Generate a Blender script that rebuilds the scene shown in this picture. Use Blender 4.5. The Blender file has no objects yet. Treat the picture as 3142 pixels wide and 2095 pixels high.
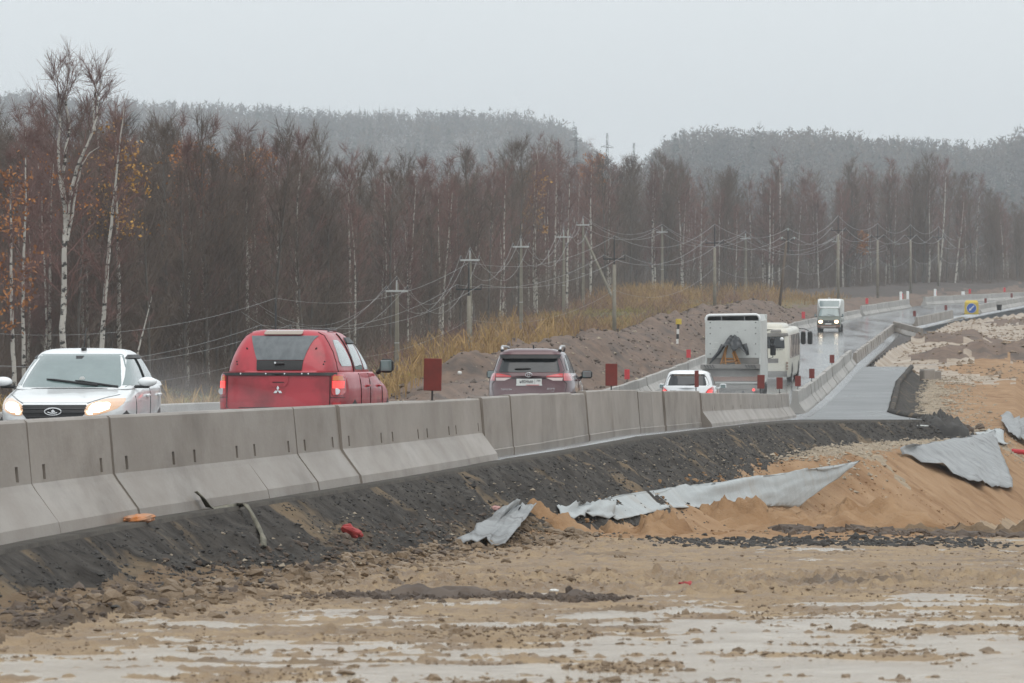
import bpy, math, random
import numpy as np
from mathutils import Vector, Matrix
random.seed(7)
rng = np.random.default_rng(11)
scn = bpy.context.scene
COL = scn.collection
PI = math.pi

# ---------------------------------------------------------------- camera
F = 13000.0                      # focal length in pixels of the 3142 x 2095 photograph
cam_d = bpy.data.cameras.new('camera')
cam_d.sensor_width = 36.0
cam_d.lens = 36.0 * F / 3142.0
cam_d.clip_start = 0.5
cam_d.clip_end = 6000.0
cam_d.dof.use_dof = True
cam_d.dof.focus_distance = 75.0
cam_d.dof.aperture_fstop = 11.0
cam = bpy.data.objects.new('camera', cam_d)
COL.objects.link(cam)
cam.location = (0, 0, 0)         # eye height is the zero of the scene
cam.rotation_euler = (math.radians(90), 0, 0)
scn.camera = cam

# ---------------------------------------------------------------- light
SUN_EL, SUN_AZ = math.radians(68), math.radians(150)
world = bpy.data.worlds.new('World')
scn.world = world
world.use_nodes = True
wn, wl = world.node_tree.nodes, world.node_tree.links
wn.clear()
sky = wn.new('ShaderNodeTexSky')
sky.sky_type = 'NISHITA'
sky.sun_disc = False
sky.sun_elevation = SUN_EL
sky.sun_rotation = SUN_AZ
sky.air_density = 1.0
sky.dust_density = 6.0
cloud = wn.new('ShaderNodeMix')          # an even deck of stratus over the clear sky
cloud.data_type = 'RGBA'
cloud.inputs['Factor'].default_value = 0.93
cloud.inputs['B'].default_value = (9.0, 9.5, 9.7, 1)
bg = wn.new('ShaderNodeBackground')
bg.inputs['Strength'].default_value = 0.1
wo = wn.new('ShaderNodeOutputWorld')
wl.new(sky.outputs[0], cloud.inputs['A'])
wl.new(cloud.outputs['Result'], bg.inputs['Color'])
wl.new(bg.outputs[0], wo.inputs['Surface'])
sun_d = bpy.data.lights.new('sun', 'SUN')
sun_d.energy = 1.1
sun_d.angle = math.radians(60)
sun_d.color = (1.0, 0.97, 0.93)
sun = bpy.data.objects.new('sun', sun_d)
COL.objects.link(sun)
sun.location = (0, 0, 60)
sun.rotation_euler = (math.radians(90) - SUN_EL, 0, math.radians(180) - SUN_AZ)
scn.view_settings.view_transform = 'Standard'
scn.view_settings.look = 'None'
scn.view_settings.exposure = 0.16
scn.view_settings.gamma = 1.0
scn.view_settings.use_curve_mapping = False
cy = scn.cycles
cy.max_bounces = 6
cy.diffuse_bounces = 2
cy.glossy_bounces = 3
cy.transmission_bounces = 3
cy.volume_bounces = 1
cy.transparent_max_bounces = 8
cy.use_denoising = True
try:
    cy.denoiser = 'OPENIMAGEDENOISE'
    cy.denoising_input_passes = 'RGB_ALBEDO_NORMAL'
    cy.denoising_prefilter = 'ACCURATE'
except Exception:
    pass
cy.volume_step_rate = 4.0
cy.sample_clamp_indirect = 4.0

# ---------------------------------------------------------------- small helpers
def px(xs, ys, D):
    """point of the photograph (3142 x 2095 pixels) at distance D along the view"""
    return Vector(((xs - 1571.0) / F * D, D, -(ys - 1047.5) / F * D))

def tag(o, label=None, cat=None, group=None, kind=None):
    if label: o['label'] = label
    if cat: o['category'] = cat
    if group: o['group'] = group
    if kind: o['kind'] = kind
    return o

def empty(name, loc=(0, 0, 0), rz=0.0):
    o = bpy.data.objects.new(name, None)
    COL.objects.link(o)
    o.location = loc
    o.rotation_euler = (0, 0, rz)
    o.empty_display_size = 0.2
    return o

def mesh_np(name, V, Fq, mat=None, parent=None, smooth=False, loc=None):
    """V (n,3); Fq (m,3) or (m,4) integer array"""
    V = np.asarray(V, dtype=np.float32)
    Fq = np.asarray(Fq, dtype=np.int32)
    me = bpy.data.meshes.new(name)
    k = Fq.shape[1]
    me.vertices.add(len(V)); me.vertices.foreach_set('co', V.ravel())
    me.loops.add(Fq.size); me.loops.foreach_set('vertex_index', Fq.ravel())
    me.polygons.add(len(Fq))
    me.polygons.foreach_set('loop_start', np.arange(0, Fq.size, k, dtype=np.int32))
    me.polygons.foreach_set('loop_total', np.full(len(Fq), k, dtype=np.int32))
    me.polygons.foreach_set('use_smooth', np.full(len(Fq), smooth, dtype=bool))
    me.update(calc_edges=True)
    if mat: me.materials.append(mat)
    o = bpy.data.objects.new(name, me)
    COL.objects.link(o)
    if parent: o.parent = parent
    if loc is not None: o.location = loc
    return o

class MB:
    """collects simple shapes, then links them as ONE mesh object"""
    def __init__(s): s.v = []; s.f = []
    def add(s, vs, fs):
        b = len(s.v)
        s.v += [tuple(v) for v in vs]
        s.f += [tuple(i + b for i in f) for f in fs]
        return s
    def box(s, c, size, M=None, taper=1.0):
        x, y, z = (k / 2 for k in size)
        vs = [Vector((sx * x * (taper if sz > 0 else 1), sy * y * (taper if sz > 0 else 1), sz * z)) for sz in (-1, 1) for sx, sy in ((-1, -1), (1, -1), (1, 1), (-1, 1))]
        if M is not None: vs = [M @ v for v in vs]
        vs = [v + Vector(c) for v in vs]
        return s.add(vs, [(3, 2, 1, 0), (4, 5, 6, 7), (0, 1, 5, 4), (1, 2, 6, 5), (2, 3, 7, 6), (3, 0, 4, 7)])
    def bevbox(s, c, size, b=0.02):
        """box with chamfered edges"""
        x, y, z = (k / 2 for k in size)
        vs, idx = [], {}
        for sx in (-1, 1):
            for sy in (-1, 1):
                for sz in (-1, 1):
                    for a in range(3):
                        p = [sx * (x - b), sy * (y - b), sz * (z - b)]
                        p[a] = (sx * x, sy * y, sz * z)[a]
                        idx[(sx, sy, sz, a)] = len(vs); vs.append(Vector(p) + Vector(c))
        fs = []
        for a in range(3):
            o1, o2 = [k for k in range(3) if k != a]
            for sg in (-1, 1):
                q = []
                for s1, s2 in ((-1, -1), (1, -1), (1, 1), (-1, 1)):
                    k = [0, 0, 0]; k[a] = sg; k[o1] = s1; k[o2] = s2
                    q.append(idx[(k[0], k[1], k[2], a)])
                fs.append(tuple(q))
            for s1 in (-1, 1):
                for s2 in (-1, 1):
                    q = []
                    for sa, w in ((-1, o1), (1, o1), (1, o2), (-1, o2)):
                        k = [0, 0, 0]; k[a] = sa; k[o1] = s1; k[o2] = s2
                        q.append(idx[(k[0], k[1], k[2], w)])
                    fs.append(tuple(q))
        for sx in (-1, 1):
            for sy in (-1, 1):
                for sz in (-1, 1):
                    fs.append(tuple(idx[(sx, sy, sz, a)] for a in range(3)))
        return s.add(vs, fs)
    def cyl(s, p0, p1, r0, r1=None, n=10, cap=True):
        r1 = r0 if r1 is None else r1
        p0, p1 = Vector(p0), Vector(p1)
        d = (p1 - p0).normalized()
        a = d.orthogonal().normalized(); b = d.cross(a)
        vs = []
        for p, r in ((p0, r0), (p1, r1)):
            vs += [p + (a * math.cos(2 * PI * k / n) + b * math.sin(2 * PI * k / n)) * r for k in range(n)]
        fs = [(k, (k + 1) % n, n + (k + 1) % n, n + k) for k in range(n)]
        if cap: fs += [tuple(range(n - 1, -1, -1)), tuple(range(n, 2 * n))]
        return s.add(vs, fs)
    def tube(s, pts, rad, n=5, cap=True):
        pts = [Vector(p) for p in pts]
        rad = rad if hasattr(rad, '__len__') else [rad] * len(pts)
        vs, a = [], None
        for i, p in enumerate(pts):
            d = (pts[min(i + 1, len(pts) - 1)] - pts[max(i - 1, 0)])
            d = d.normalized() if d.length > 1e-9 else Vector((0, 0, 1))
            a = d.orthogonal().normalized() if a is None else (a - d * a.dot(d)).normalized()
            b = d.cross(a)
            vs += [p + (a * math.cos(2 * PI * k / n) + b * math.sin(2 * PI * k / n)) * rad[i] for k in range(n)]
        fs = []
        for i in range(len(pts) - 1):
            for k in range(n):
                fs.append((i * n + k, i * n + (k + 1) % n, (i + 1) * n + (k + 1) % n, (i + 1) * n + k))
        if cap: fs += [tuple(range(n - 1, -1, -1)), tuple(range((len(pts) - 1) * n, len(pts) * n))]
        return s.add(vs, fs)
    def grid(s, P):
        """P: rows x cols of points"""
        R, C = len(P), len(P[0])
        vs = [p for row in P for p in row]
        fs = [(r * C + c, r * C + c + 1, (r + 1) * C + c + 1, (r + 1) * C + c) for r in range(R - 1) for c in range(C - 1)]
        return s.add(vs, fs)
    def ball(s, c, r, n=8, m=6, sq=(1, 1, 1)):
        P = []
        for i in range(m + 1):
            t = PI * i / m
            P.append([Vector(c) + Vector((math.sin(t) * math.cos(2 * PI * k / n) * r * sq[0], math.sin(t) * math.sin(2 * PI * k / n) * r * sq[1], math.cos(t) * r * sq[2])) for k in range(n, -1, -1)])
        return s.grid(P)
    def prism(s, outline, thick, M=None):
        """outline in x,z; extruded along +y by thick"""
        n = len(outline)
        vs = [Vector((x, 0, z)) for x, z in outline] + [Vector((x, thick, z)) for x, z in outline]
        if M is not None: vs = [M @ v for v in vs]
        fs = [tuple(range(n)), tuple(range(2 * n - 1, n - 1, -1))] + [(k, n + k, n + (k + 1) % n, (k + 1) % n) for k in range(n)]
        return s.add(vs, fs)
    def build(s, name, mat=None, parent=None, smooth=False, loc=None):
        me = bpy.data.meshes.new(name)
        me.from_pydata([tuple(v) for v in s.v], [], s.f)
        if smooth: me.polygons.foreach_set('use_smooth', [True] * len(me.polygons))
        me.update()
        if mat: me.materials.append(mat)
        o = bpy.data.objects.new(name, me)
        COL.objects.link(o)
        if parent: o.parent = parent
        if loc is not None: o.location = loc
        return o

def copy_tree(o, parent=None):
    kids = list(o.children)
    c = o.copy(); COL.objects.link(c)
    if parent: c.parent = parent
    for k in kids: copy_tree(k, c)
    return c

def text(body, size, mat, parent, loc, rot=(PI / 2, 0, 0), name='lettering', extrude=0.002, align='CENTER', shear=0.0, sx=1.0):
    cu = bpy.data.curves.new(name, 'FONT')
    cu.body = body; cu.size = size; cu.extrude = extrude; cu.align_x = align; cu.align_y = 'CENTER'; cu.shear = shear
    cu.resolution_u = 3
    t = bpy.data.objects.new(name + '_curve', cu)
    COL.objects.link(t)
    bpy.context.view_layer.update()
    me = bpy.data.meshes.new_from_object(t.evaluated_get(bpy.context.evaluated_depsgraph_get()))
    me.name = name
    bpy.data.objects.remove(t); bpy.data.curves.remove(cu)
    me.materials.clear(); me.materials.append(mat)
    o = bpy.data.objects.new(name, me)
    COL.objects.link(o)
    o.parent = parent; o.location = loc; o.rotation_euler = rot; o.scale = (sx, 1, 1)
    return o

# ---------------------------------------------------------------- noise (numpy)
def _hash(ix, iy, seed):
    h = (ix.astype(np.int64) * 374761393 + iy.astype(np.int64) * 668265263 + seed * 144665) & 0xffffffff
    h = ((h ^ (h >> 13)) * 1274126177) & 0xffffffff
    h = (h ^ (h >> 16)) & 0xffffffff
    return h.astype(np.float64) / 4294967295.0

def vnoise(x, y, seed=0):
    x = np.asarray(x, float); y = np.asarray(y, float)
    ix, iy = np.floor(x), np.floor(y)
    fx, fy = x - ix, y - iy
    fx = fx * fx * fx * (fx * (fx * 6 - 15) + 10); fy = fy * fy * fy * (fy * (fy * 6 - 15) + 10)
    a = _hash(ix, iy, seed); b = _hash(ix + 1, iy, seed); c = _hash(ix, iy + 1, seed); d = _hash(ix + 1, iy + 1, seed)
    return ((a * (1 - fx) + b * fx) * (1 - fy) + (c * (1 - fx) + d * fx) * fy) * 2 - 1

def fbm(x, y, seed=0, oct=4, gain=0.5):
    t, a = 0.0, 1.0
    for k in range(oct):
        t = t + a * vnoise(x * 2 ** k + 17.3 * k, y * 2 ** k - 9.1 * k, seed + k); a *= gain
    return t

def sstep(a, b, x):
    t = np.clip((np.asarray(x, float) - a) / (b - a), 0, 1)
    return t * t * (3 - 2 * t)

# ---------------------------------------------------------------- materials
MATS = {}
def mat(name, col=(0.5, 0.5, 0.5), rough=0.6, metal=0.0, spec=0.5, col2=None, scale=4.0, detail=5.0, lo=0.35, hi=0.65,
        rough2=None, bump=0.0, bscale=None, coat=0.0, emit=None, estr=0.0, stretch=(1, 1, 1), col3=None, scale3=1.0, lo3=0.5, hi3=0.7,
        objspace=False, ior=1.45, alpha=1.0, vary=0.0):
    m = bpy.data.materials.new(name)
    m.use_nodes = True
    N, L = m.node_tree.nodes, m.node_tree.links
    b = N['Principled BSDF']
    b.inputs['Base Color'].default_value = (*col, 1)
    b.inputs['Roughness'].default_value = rough
    b.inputs['Metallic'].default_value = metal
    b.inputs['Specular IOR Level'].default_value = spec
    b.inputs['IOR'].default_value = ior
    b.inputs['Coat Weight'].default_value = coat
    b.inputs['Coat Roughness'].default_value = 0.04
    b.inputs['Alpha'].default_value = alpha
    if emit:
        b.inputs['Emission Color'].default_value = (*emit, 1)
        b.inputs['Emission Strength'].default_value = estr
    if col2 or bump or rough2 is not None or col3:
        if objspace:
            tc = N.new('ShaderNodeTexCoord'); src = tc.outputs['Object']
        else:
            g = N.new('ShaderNodeNewGeometry'); src = g.outputs['Position']
        mp = N.new('ShaderNodeMapping'); mp.inputs['Scale'].default_value = stretch
        L.new(src, mp.inputs['Vector'])
        def noise(sc, det=detail):
            t = N.new('ShaderNodeTexNoise'); t.inputs['Scale'].default_value = sc; t.inputs['Detail'].default_value = det
            t.inputs['Roughness'].default_value = 0.6
            L.new(mp.outputs[0], t.inputs['Vector']); return t.outputs['Fac']
        def ramp(s, a, c):
            r = N.new('ShaderNodeMapRange'); r.inputs['From Min'].default_value = a; r.inputs['From Max'].default_value = c
            L.new(s, r.inputs['Value']); return r.outputs[0]
        def mix(f, a, c2):
            x = N.new('ShaderNodeMix'); x.data_type = 'RGBA'
            L.new(f, x.inputs['Factor'])
            for key, v in (('A', a), ('B', c2)):
                if isinstance(v, tuple): x.inputs[key].default_value = (*v, 1)
                else: L.new(v, x.inputs[key])
            return x.outputs['Result']
        n1 = noise(scale)
        f1 = ramp(n1, lo, hi)
        c = None
        if col2: c = mix(f1, col, col2)
        if col3: c = mix(ramp(noise(scale3), lo3, hi3), c or col, col3)
        if c is not None: L.new(c, b.inputs['Base Color'])
        if rough2 is not None:
            r = N.new('ShaderNodeMapRange'); r.inputs['To Min'].default_value = rough; r.inputs['To Max'].default_value = rough2
            L.new(f1, r.inputs['Value']); L.new(r.outputs[0], b.inputs['Roughness'])
        if bump:
            bp = N.new('ShaderNodeBump'); bp.inputs['Strength'].default_value = bump; bp.inputs['Distance'].default_value = 0.05
            L.new(noise(bscale or scale * 3, 6.0), bp.inputs['Height']); L.new(bp.outputs[0], b.inputs['Normal'])
    if vary:
        oi = N.new('ShaderNodeObjectInfo'); mr = N.new('ShaderNodeMapRange')
        mr.inputs['To Min'].default_value = 1 - vary; mr.inputs['To Max'].default_value = 1 + vary
        L.new(oi.outputs['Random'], mr.inputs['Value'])
        sc_ = N.new('ShaderNodeVectorMath'); sc_.operation = 'SCALE'
        src_ = b.inputs['Base Color'].links[0].from_socket
        L.new(src_, sc_.inputs[0]); L.new(mr.outputs[0], sc_.inputs['Scale']); L.new(sc_.outputs[0], b.inputs['Base Color'])
    MATS[name] = m
    return m

mat('concrete', (0.245, 0.212, 0.182), 0.5, col2=(0.285, 0.25, 0.218), scale=1.6, rough2=0.38, bump=0.1, bscale=30, col3=(0.15, 0.122, 0.097), scale3=1.4, lo3=0.52, hi3=0.74, stretch=(1, .35, .6), vary=.09)
mat('concrete_pale', (0.33, 0.315, 0.295), 0.7, col2=(0.41, 0.395, 0.375), scale=1.1, bump=0.1, bscale=25, col3=(0.25, 0.235, 0.22), scale3=0.5, lo3=0.5, hi3=0.8, vary=.08)
mat('slot_dark', (0.02, 0.018, 0.016), 0.9)
mat('asphalt_wet', (0.10, 0.10, 0.10), 0.2, spec=0.7, col2=(0.14, 0.14, 0.138), scale=0.35, rough2=0.1, bump=0.03, bscale=12, stretch=(1.5, 0.12, 1))
mat('asphalt_new', (0.052, 0.054, 0.055), 0.34, col2=(0.066, 0.068, 0.069), scale=0.5, rough2=0.27, bump=0.02, bscale=14, stretch=(0.5, .5, 1))
mat('shoulder_dark', (0.034, 0.03, 0.027), 0.9, spec=0.2, col2=(0.07, 0.062, 0.054), scale=3.0, rough2=0.75, bump=1.0, bscale=9, col3=(0.17, 0.125, 0.08), scale3=0.7, lo3=0.56, hi3=0.66)
mat('asphalt_edge', (0.062, 0.056, 0.05), 0.85, spec=.25, col2=(0.10, 0.09, 0.078), scale=2.5, bump=0.4, bscale=20)
mat('mud', (0.37, 0.268, 0.165), 0.75, spec=.35, col2=(0.24, 0.16, 0.092), scale=1.8, lo=.4, hi=.6, rough2=0.45, bump=0.9, bscale=20, col3=(0.15, 0.104, 0.066), scale3=0.5, lo3=0.56, hi3=0.70)
mat('sand', (0.285, 0.17, 0.09), 0.9, spec=.2, col2=(0.37, 0.24, 0.14), scale=0.9, bump=0.9, bscale=9, col3=(0.215, 0.118, 0.058), scale3=0.6, lo3=0.52, hi3=0.7)
mat('gravel', (0.38, 0.29, 0.19), 0.8, col2=(0.22, 0.18, 0.13), scale=5.0, bump=1.0, bscale=8)
mat('dirt_pale', (0.28, 0.205, 0.14), 0.65, col2=(0.36, 0.285, 0.205), scale=0.5, rough2=0.35, bump=0.5, bscale=5, col3=(0.18, 0.13, 0.095), scale3=0.25, lo3=0.55, hi3=0.7)
mat('spoil', (0.115, 0.077, 0.056), 0.85, col2=(0.18, 0.12, 0.086), scale=1.6, bump=1.0, bscale=4, col3=(0.075, 0.058, 0.048), scale3=0.5, lo3=0.5, hi3=0.7)
mat('meadow', (0.12, 0.095, 0.04), 0.9, col2=(0.19, 0.145, 0.07), scale=0.7, bump=0.8, bscale=5, col3=(0.085, 0.1, 0.03), scale3=0.15, lo3=0.5, hi3=0.65)
mat('forest_floor', (0.055, 0.044, 0.038), 0.95, col2=(0.08, 0.06, 0.05), scale=0.3, bump=0.5)
mat('puddle', (0.46, 0.39, 0.30), 0.16, spec=0.6, ior=1.36, bump=0.35, bscale=7, col2=(0.33, 0.26, 0.18), scale=1.8)
mat('soil', (0.155, 0.108, 0.068), 0.85, spec=.25, col2=(0.225, 0.158, 0.1), scale=1.8, bump=1.0, bscale=12, col3=(0.09, 0.068, 0.05), scale3=0.8, lo3=0.52, hi3=0.66)
mat('steel_dark', (0.06, 0.06, 0.062), 0.5, metal=0.6)
mat('red_plate', (0.19, 0.028, 0.02), 0.55, col2=(0.145, 0.026, 0.02), scale=6, bump=0.05)
mat('red_bright', (0.62, 0.05, 0.06), 0.4, col2=(0.5, 0.04, 0.05), scale=8)
mat('black_plastic', (0.016, 0.016, 0.017), 0.45)
mat('rubber', (0.02, 0.02, 0.02), 0.75, col2=(0.06, 0.055, 0.05), scale=9)
mat('white_paint', (0.78, 0.80, 0.80), 0.22, coat=0.6)
mat('chrome', (0.72, 0.72, 0.73), 0.18, metal=1.0)
mat('plate_white', (0.72, 0.72, 0.70), 0.4)
mat('print_black', (0.012, 0.012, 0.012), 0.5)
# ================================================================ THE LAND
def ip(xs, ys):
    xs, ys = np.array(xs, float), np.array(ys, float)
    return lambda t: np.interp(t, xs, ys)
def ipl(xs, ys):
    """linear interpolation that carries on along the end slopes"""
    xs, ys = np.array(xs, float), np.array(ys, float)
    def f(t):
        t = np.asarray(t, float)
        r = np.interp(t, xs, ys)
        r = np.where(t < xs[0], ys[0] + (t - xs[0]) * (ys[1] - ys[0]) / (xs[1] - xs[0]), r)
        return np.where(t > xs[-1], ys[-1] + (t - xs[-1]) * (ys[-1] - ys[-2]) / (xs[-1] - xs[-2]), r)
    return f
# right and left edge of the carriageway (line of the barriers) against distance
Rx = ipl([34.2, 39, 42, 45.8, 51.5, 55, 65.5, 73, 86, 110, 130, 158, 178, 250, 360, 380, 420, 450, 500, 590, 700],
         [-4.13, -3.63, -3.23, -2.73, -2.02, -1.59, -.444, .555, 1.98, 4.79, 7.0, 10.37, 12.4, 20.1, 32.4, 36, 43.4, 49.6, 60.4, 82, 111])
Lx = ipl([68, 114, 171, 243, 365, 441, 494, 590, 700], [-8.3, -3.2, 3.0, 10.96, 24.4, 37, 48, 71, 100])
RZ = ipl([20, 34.2, 46, 55, 65.5, 73, 88, 110, 130, 150, 160, 174, 189, 215, 243, 300, 354, 441, 494, 590, 700],
         [-1.56, -1.60, -1.68, -1.75, -1.83, -1.87, -1.97, -2.25, -2.5, -2.78, -2.84, -2.8, -2.6, -2.1, -1.5, -.35, .75, 2.8, 4.2, 5.9, 7.4])
# outer edge of the paved surface right of the barrier (widens into the new asphalt patch)
_ye = [20, 30, 34.2, 39, 42, 45.8, 51.5, 55, 65.5, 73, 86, 95]
Ex = ipl(_ye + [118, 128, 138, 145, 150.5, 156, 168, 215, 244, 248, 300, 400, 700],
         [float(Rx(t)) + float(np.interp(t, [55, 85], [.40, .74])) for t in _ye] + [6.3, 7.8, 9.8, 12.4, 14.7, 14.75, 14.9, 19.5, 22.9, 21.0, 27.0, 41.5, 113])
# crest of the sand bench and its fall below the road
Cx = ipl([20, 98, 108, 118, 135, 150, 200, 225, 260, 300, 350, 430, 700], [-4.9, 3.9, 6.6, 9.8, 14.0, 17.0, 23.8, 26.6, 31.5, 39.5, 52, 76, 150])
BEN = ip([20, 90, 110, 150, 200, 245, 300, 430], [.9, .9, .95, .65, .6, .55, .45, .2])
MUD = ip([4, 10, 20, 36, 57, 75, 90, 118, 150, 220, 330, 600], [-1.2, -1.3, -1.62, -2.08, -2.67, -3.42, -4.15, -5.5, -6.3, -6.2, -4.5, 0])
NAT = ip([100, 200, 272, 310, 358, 412, 454, 487, 560, 700, 900, 1200], [-3.6, -3.5, -2.5, -1.2, 0, 1.65, 3.45, 4.7, 6.5, 10, 15, 20])

def Hbase(X, Y):
    X = np.asarray(X, float); Y = np.asarray(Y, float)
    rz = RZ(Y)
    # right side
    e, c = Ex(Y), np.maximum(Cx(Y), Ex(Y) + .05)
    d = X - e
    bz = rz - BEN(Y)
    side = rz - np.clip(d / 1.25, 0, None)
    zr = np.where(X < c, np.maximum(side, bz), np.maximum(side, bz) - np.clip(X - c, 0, None) / 1.45)
    zr = np.where((Y < 104), rz - np.clip(d, 0, None) / 1.4, zr)
    mud = MUD(Y)
    k = 0.12
    zr = np.maximum(zr, mud) + k * np.exp(-np.abs(zr - mud) / k) * .5
    # left side
    dl = Lx(Y) - X
    nat = NAT(Y)
    base = rz - .25 + (nat - rz + .25) * sstep(2, 15, dl)
    ridge = 2.35 * sstep(138, 192, Y) * (1 - .75 * sstep(380, 440, Y))
    bump = ridge * np.exp(-((dl - 6.0) / 2.9) ** 2)
    zl = base + bump
    inside = rz - .35
    z = np.where(X > e - .02, zr, np.where(dl > .25, zl, inside))
    return z

def zones(X, Y, Z):
    """0 forest floor/meadow left, 1 spoil, 2 dark shoulder, 3 sand, 4 mud, 5 pale dirt, 6 gravel, 7 under road"""
    e, c = Ex(Y), np.maximum(Cx(Y), Ex(Y) + .05)
    dl = Lx(Y) - X
    n = fbm(X * .9, Y * .35, 5, 4)
    zone = np.full(X.shape, 7)
    right = X > e - .02
    mud = MUD(Y)
    drop = RZ(Y) - Z
    above = Z - mud
    zone = np.where(right, 4, zone)
    zone = np.where(right & (above > .3 + .15 * n), 3, zone)
    dark = right & (Y < 252) & (X < e + 1.32 + .18 * n) & (above > .05 + .1 * n)
    dark = dark | (right & (Y < 90) & (above > .14 + .1 * n) & (X < e + .52 + 1.12 * sstep(42, 60, Y) - .45 * sstep(64, 90, Y) + .35 * n))
    zone = np.where(dark, 2, zone)
    zone = np.where(right & ~dark & (Y < 64) & (X < e + 1.75 + .3 * n), 9, zone)
    zone = np.where(right & ~dark & (Y > 57.5 + 2.0 * n) & (X > e + .75) & (Y < 116) & (X < e + 6.6 + 1.2 * n), 3, zone)
    ndirt = fbm(X * .25, Y * .05, 21, 3)
    zone = np.where(right & (Y > 118) & (Y < 252) & ~dark & (X < np.where(Y < 152, e + 3.6, e + 2.2) + .9 * n) & (above > .4), 6, zone)
    zone = np.where(right & (Y > 232 + 10 * ndirt) & (X < c + 1.0) & ~dark, 5, zone)
    zone = np.where(right & (Y > 225) & (X > e + 5.5 + 2.5 * ndirt + 1.2 * n) & (Y < 318 + 12 * n), 3, zone)
    for hx, hy, rx, ry, hh in HEAPS:
        zone = np.where(right & (((X - hx) / rx) ** 2 + ((Y - hy) / ry) ** 2 < 1.15 + .5 * n), 1, zone)
    zone = np.where(~right & (dl > .25), 0, zone)
    sp = ~right & (dl > .25) & (dl < 10.5 + 2.5 * n) & (Y > 105)
    zone = np.where(sp, 1, zone)
    return zone

def blur(W, n=2):
    for _ in range(n):
        W = W.copy()
        W[1:-1] = (W[:-2] + 2 * W[1:-1] + W[2:]) / 4
        W[:, 2:-2] = (W[:, :-4] + W[:, 1:-3] + W[:, 2:-2] + W[:, 3:-1] + W[:, 4:]) / 5
    return W

def detail(X, Y, zone, soft=True):
    def w(k):
        m = (zone == k).astype(float)
        return blur(m, 4) if soft and X.size > 100 else m
    # churned wet mud: clods and ruts
    rut = fbm(X * .22 + 3, Y * .8, 31, 3)
    churn = np.abs(fbm(X * 5.0, Y * 3.4, 32, 4))
    patch = sstep(-.15, .6, fbm(X * .2, Y * .16, 33, 3))
    clod = np.clip(fbm(X * 15.0, Y * 9.0, 34, 2) - .1, 0, None)
    d = w(4) * (.010 * rut + .013 * fbm(X * .6 + 7, Y * 2.2, 35, 3) + (.012 + .034 * patch) * churn + (.022 + .03 * patch) * clod - .012)
    d = d + w(9) * (.06 * fbm(X * 2.2, Y * 1.4, 54, 3) + .05 * np.abs(fbm(X * 5, Y * 3, 55, 2)))
    # tyre ruts, shallow pairs with squeezed-up rims
    rw = np.zeros(X.shape)
    for y0, sl, cv in ((24.5, .55, .02), (28.0, .30, -.03), (31.5, -.18, .03), (36.5, .42, .01), (41.0, .12, -.02), (47.0, .5, .0), (22.3, -.1, .04)):
        for off in (0, 2.1):
            t = (Y - (y0 + off + sl * X + cv * X * X + .25 * vnoise(X * .3, X * 0 + y0, 77))) / .17
            rw = rw - .034 * np.exp(-t ** 2) + .020 * (np.exp(-((t - 2.0) / .7) ** 2) + np.exp(-((t + 2.0) / .7) ** 2))
    d = d + w(4) * rw * (.6 + .5 * vnoise(X * 2.5, Y * 1.0, 78))
    # gullied slopes
    lump = fbm(X * 2.4, Y * 1.3, 42, 3)
    edge = sstep(.02, .4, X - Ex(Y))
    d = d + w(2) * edge * (.03 * fbm(X * .2 + Y * 1.1, X * .35, 41, 3) + .06 * lump + .05 * np.clip(fbm(X * 6, Y * 2.2, 39, 2), 0, 1))
    d = d + w(3) * (.04 * fbm(X * .1 + Y * .7, X * .3, 43, 3) + .05 * fbm(X * .9, Y * .5, 53, 4) + .06 * np.clip(fbm(X * 1.8, Y * .9, 44, 3), 0, 1))
    d = d + w(5) * (.07 * fbm(X * .5, Y * .25, 45, 4) + .04 * fbm(X * 1.5, Y * .8, 46, 3))
    d = d + w(6) * .05 * fbm(X * 2.0, Y * .9, 47, 3)
    d = d + w(1) * (.38 * fbm(X * .42, Y * .2, 48, 4) + .22 * np.abs(fbm(X * 1.1, Y * .5, 49, 3)))
    d = d + w(0) * .35 * fbm(X * .08, Y * .05, 50, 4)
    # brown heaps dumped on the far platform
    for hx, hy, rx, ry, hh in HEAPS:
        d = d + hh * np.exp(-((X - hx) / rx) ** 2 - ((Y - hy) / ry) ** 2) * (1 + .35 * fbm(X * .9, Y * .4, 52, 3))
    return d

HEAPS = [(31.5, 281, 2.8, 6, .8), (35.5, 287, 3.0, 6, 1.0), (27.8, 279, 1.8, 6, .5), (33.5, 330, 2.6, 7, .5), (36.5, 336, 2.2, 6, .6), (52.0, 400, 6, 14, .9)]

def ground(x, y):
    X, Y = np.array([[x]], float), np.array([[y]], float)
    z = Hbase(X, Y)
    return float((z + detail(X, Y, zones(X, Y, z)))[0, 0])

def hit(xs, ys, d0=18.0, d1=900.0):
    """where the sight line through a photograph pixel first meets the land"""
    D = np.geomspace(d0, d1, 4000)
    X = (xs - 1571.0) / F * D
    Zr = -(ys - 1047.5) / F * D
    Z = Hbase(X, D)
    road = (X < Ex(D)) & (Lx(D) - X < .25)
    Z = np.where(road, RZ(D), Z)
    k = np.argmax(Zr <= Z)
    if Zr[k] > Z[k]: k = len(D) - 1
    return Vector((X[k], D[k], Z[k]))

us = np.concatenate([np.linspace(-.24, -.13, 26, endpoint=False), np.linspace(-.13, .13, 400), np.linspace(.13, .24, 27)[1:]])
ysg = np.concatenate([np.geomspace(4, 17.5, 24, endpoint=False), np.geomspace(17.5, 62, 470, endpoint=False), np.geomspace(62, 165, 340, endpoint=False), np.geomspace(165, 1000, 230)])
U, YY = np.meshgrid(us, ysg)
XX = U * YY
ZB = Hbase(XX, YY)
ZN = zones(XX, YY, ZB)
ZZ = ZB + detail(XX, YY, ZN)
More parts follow.
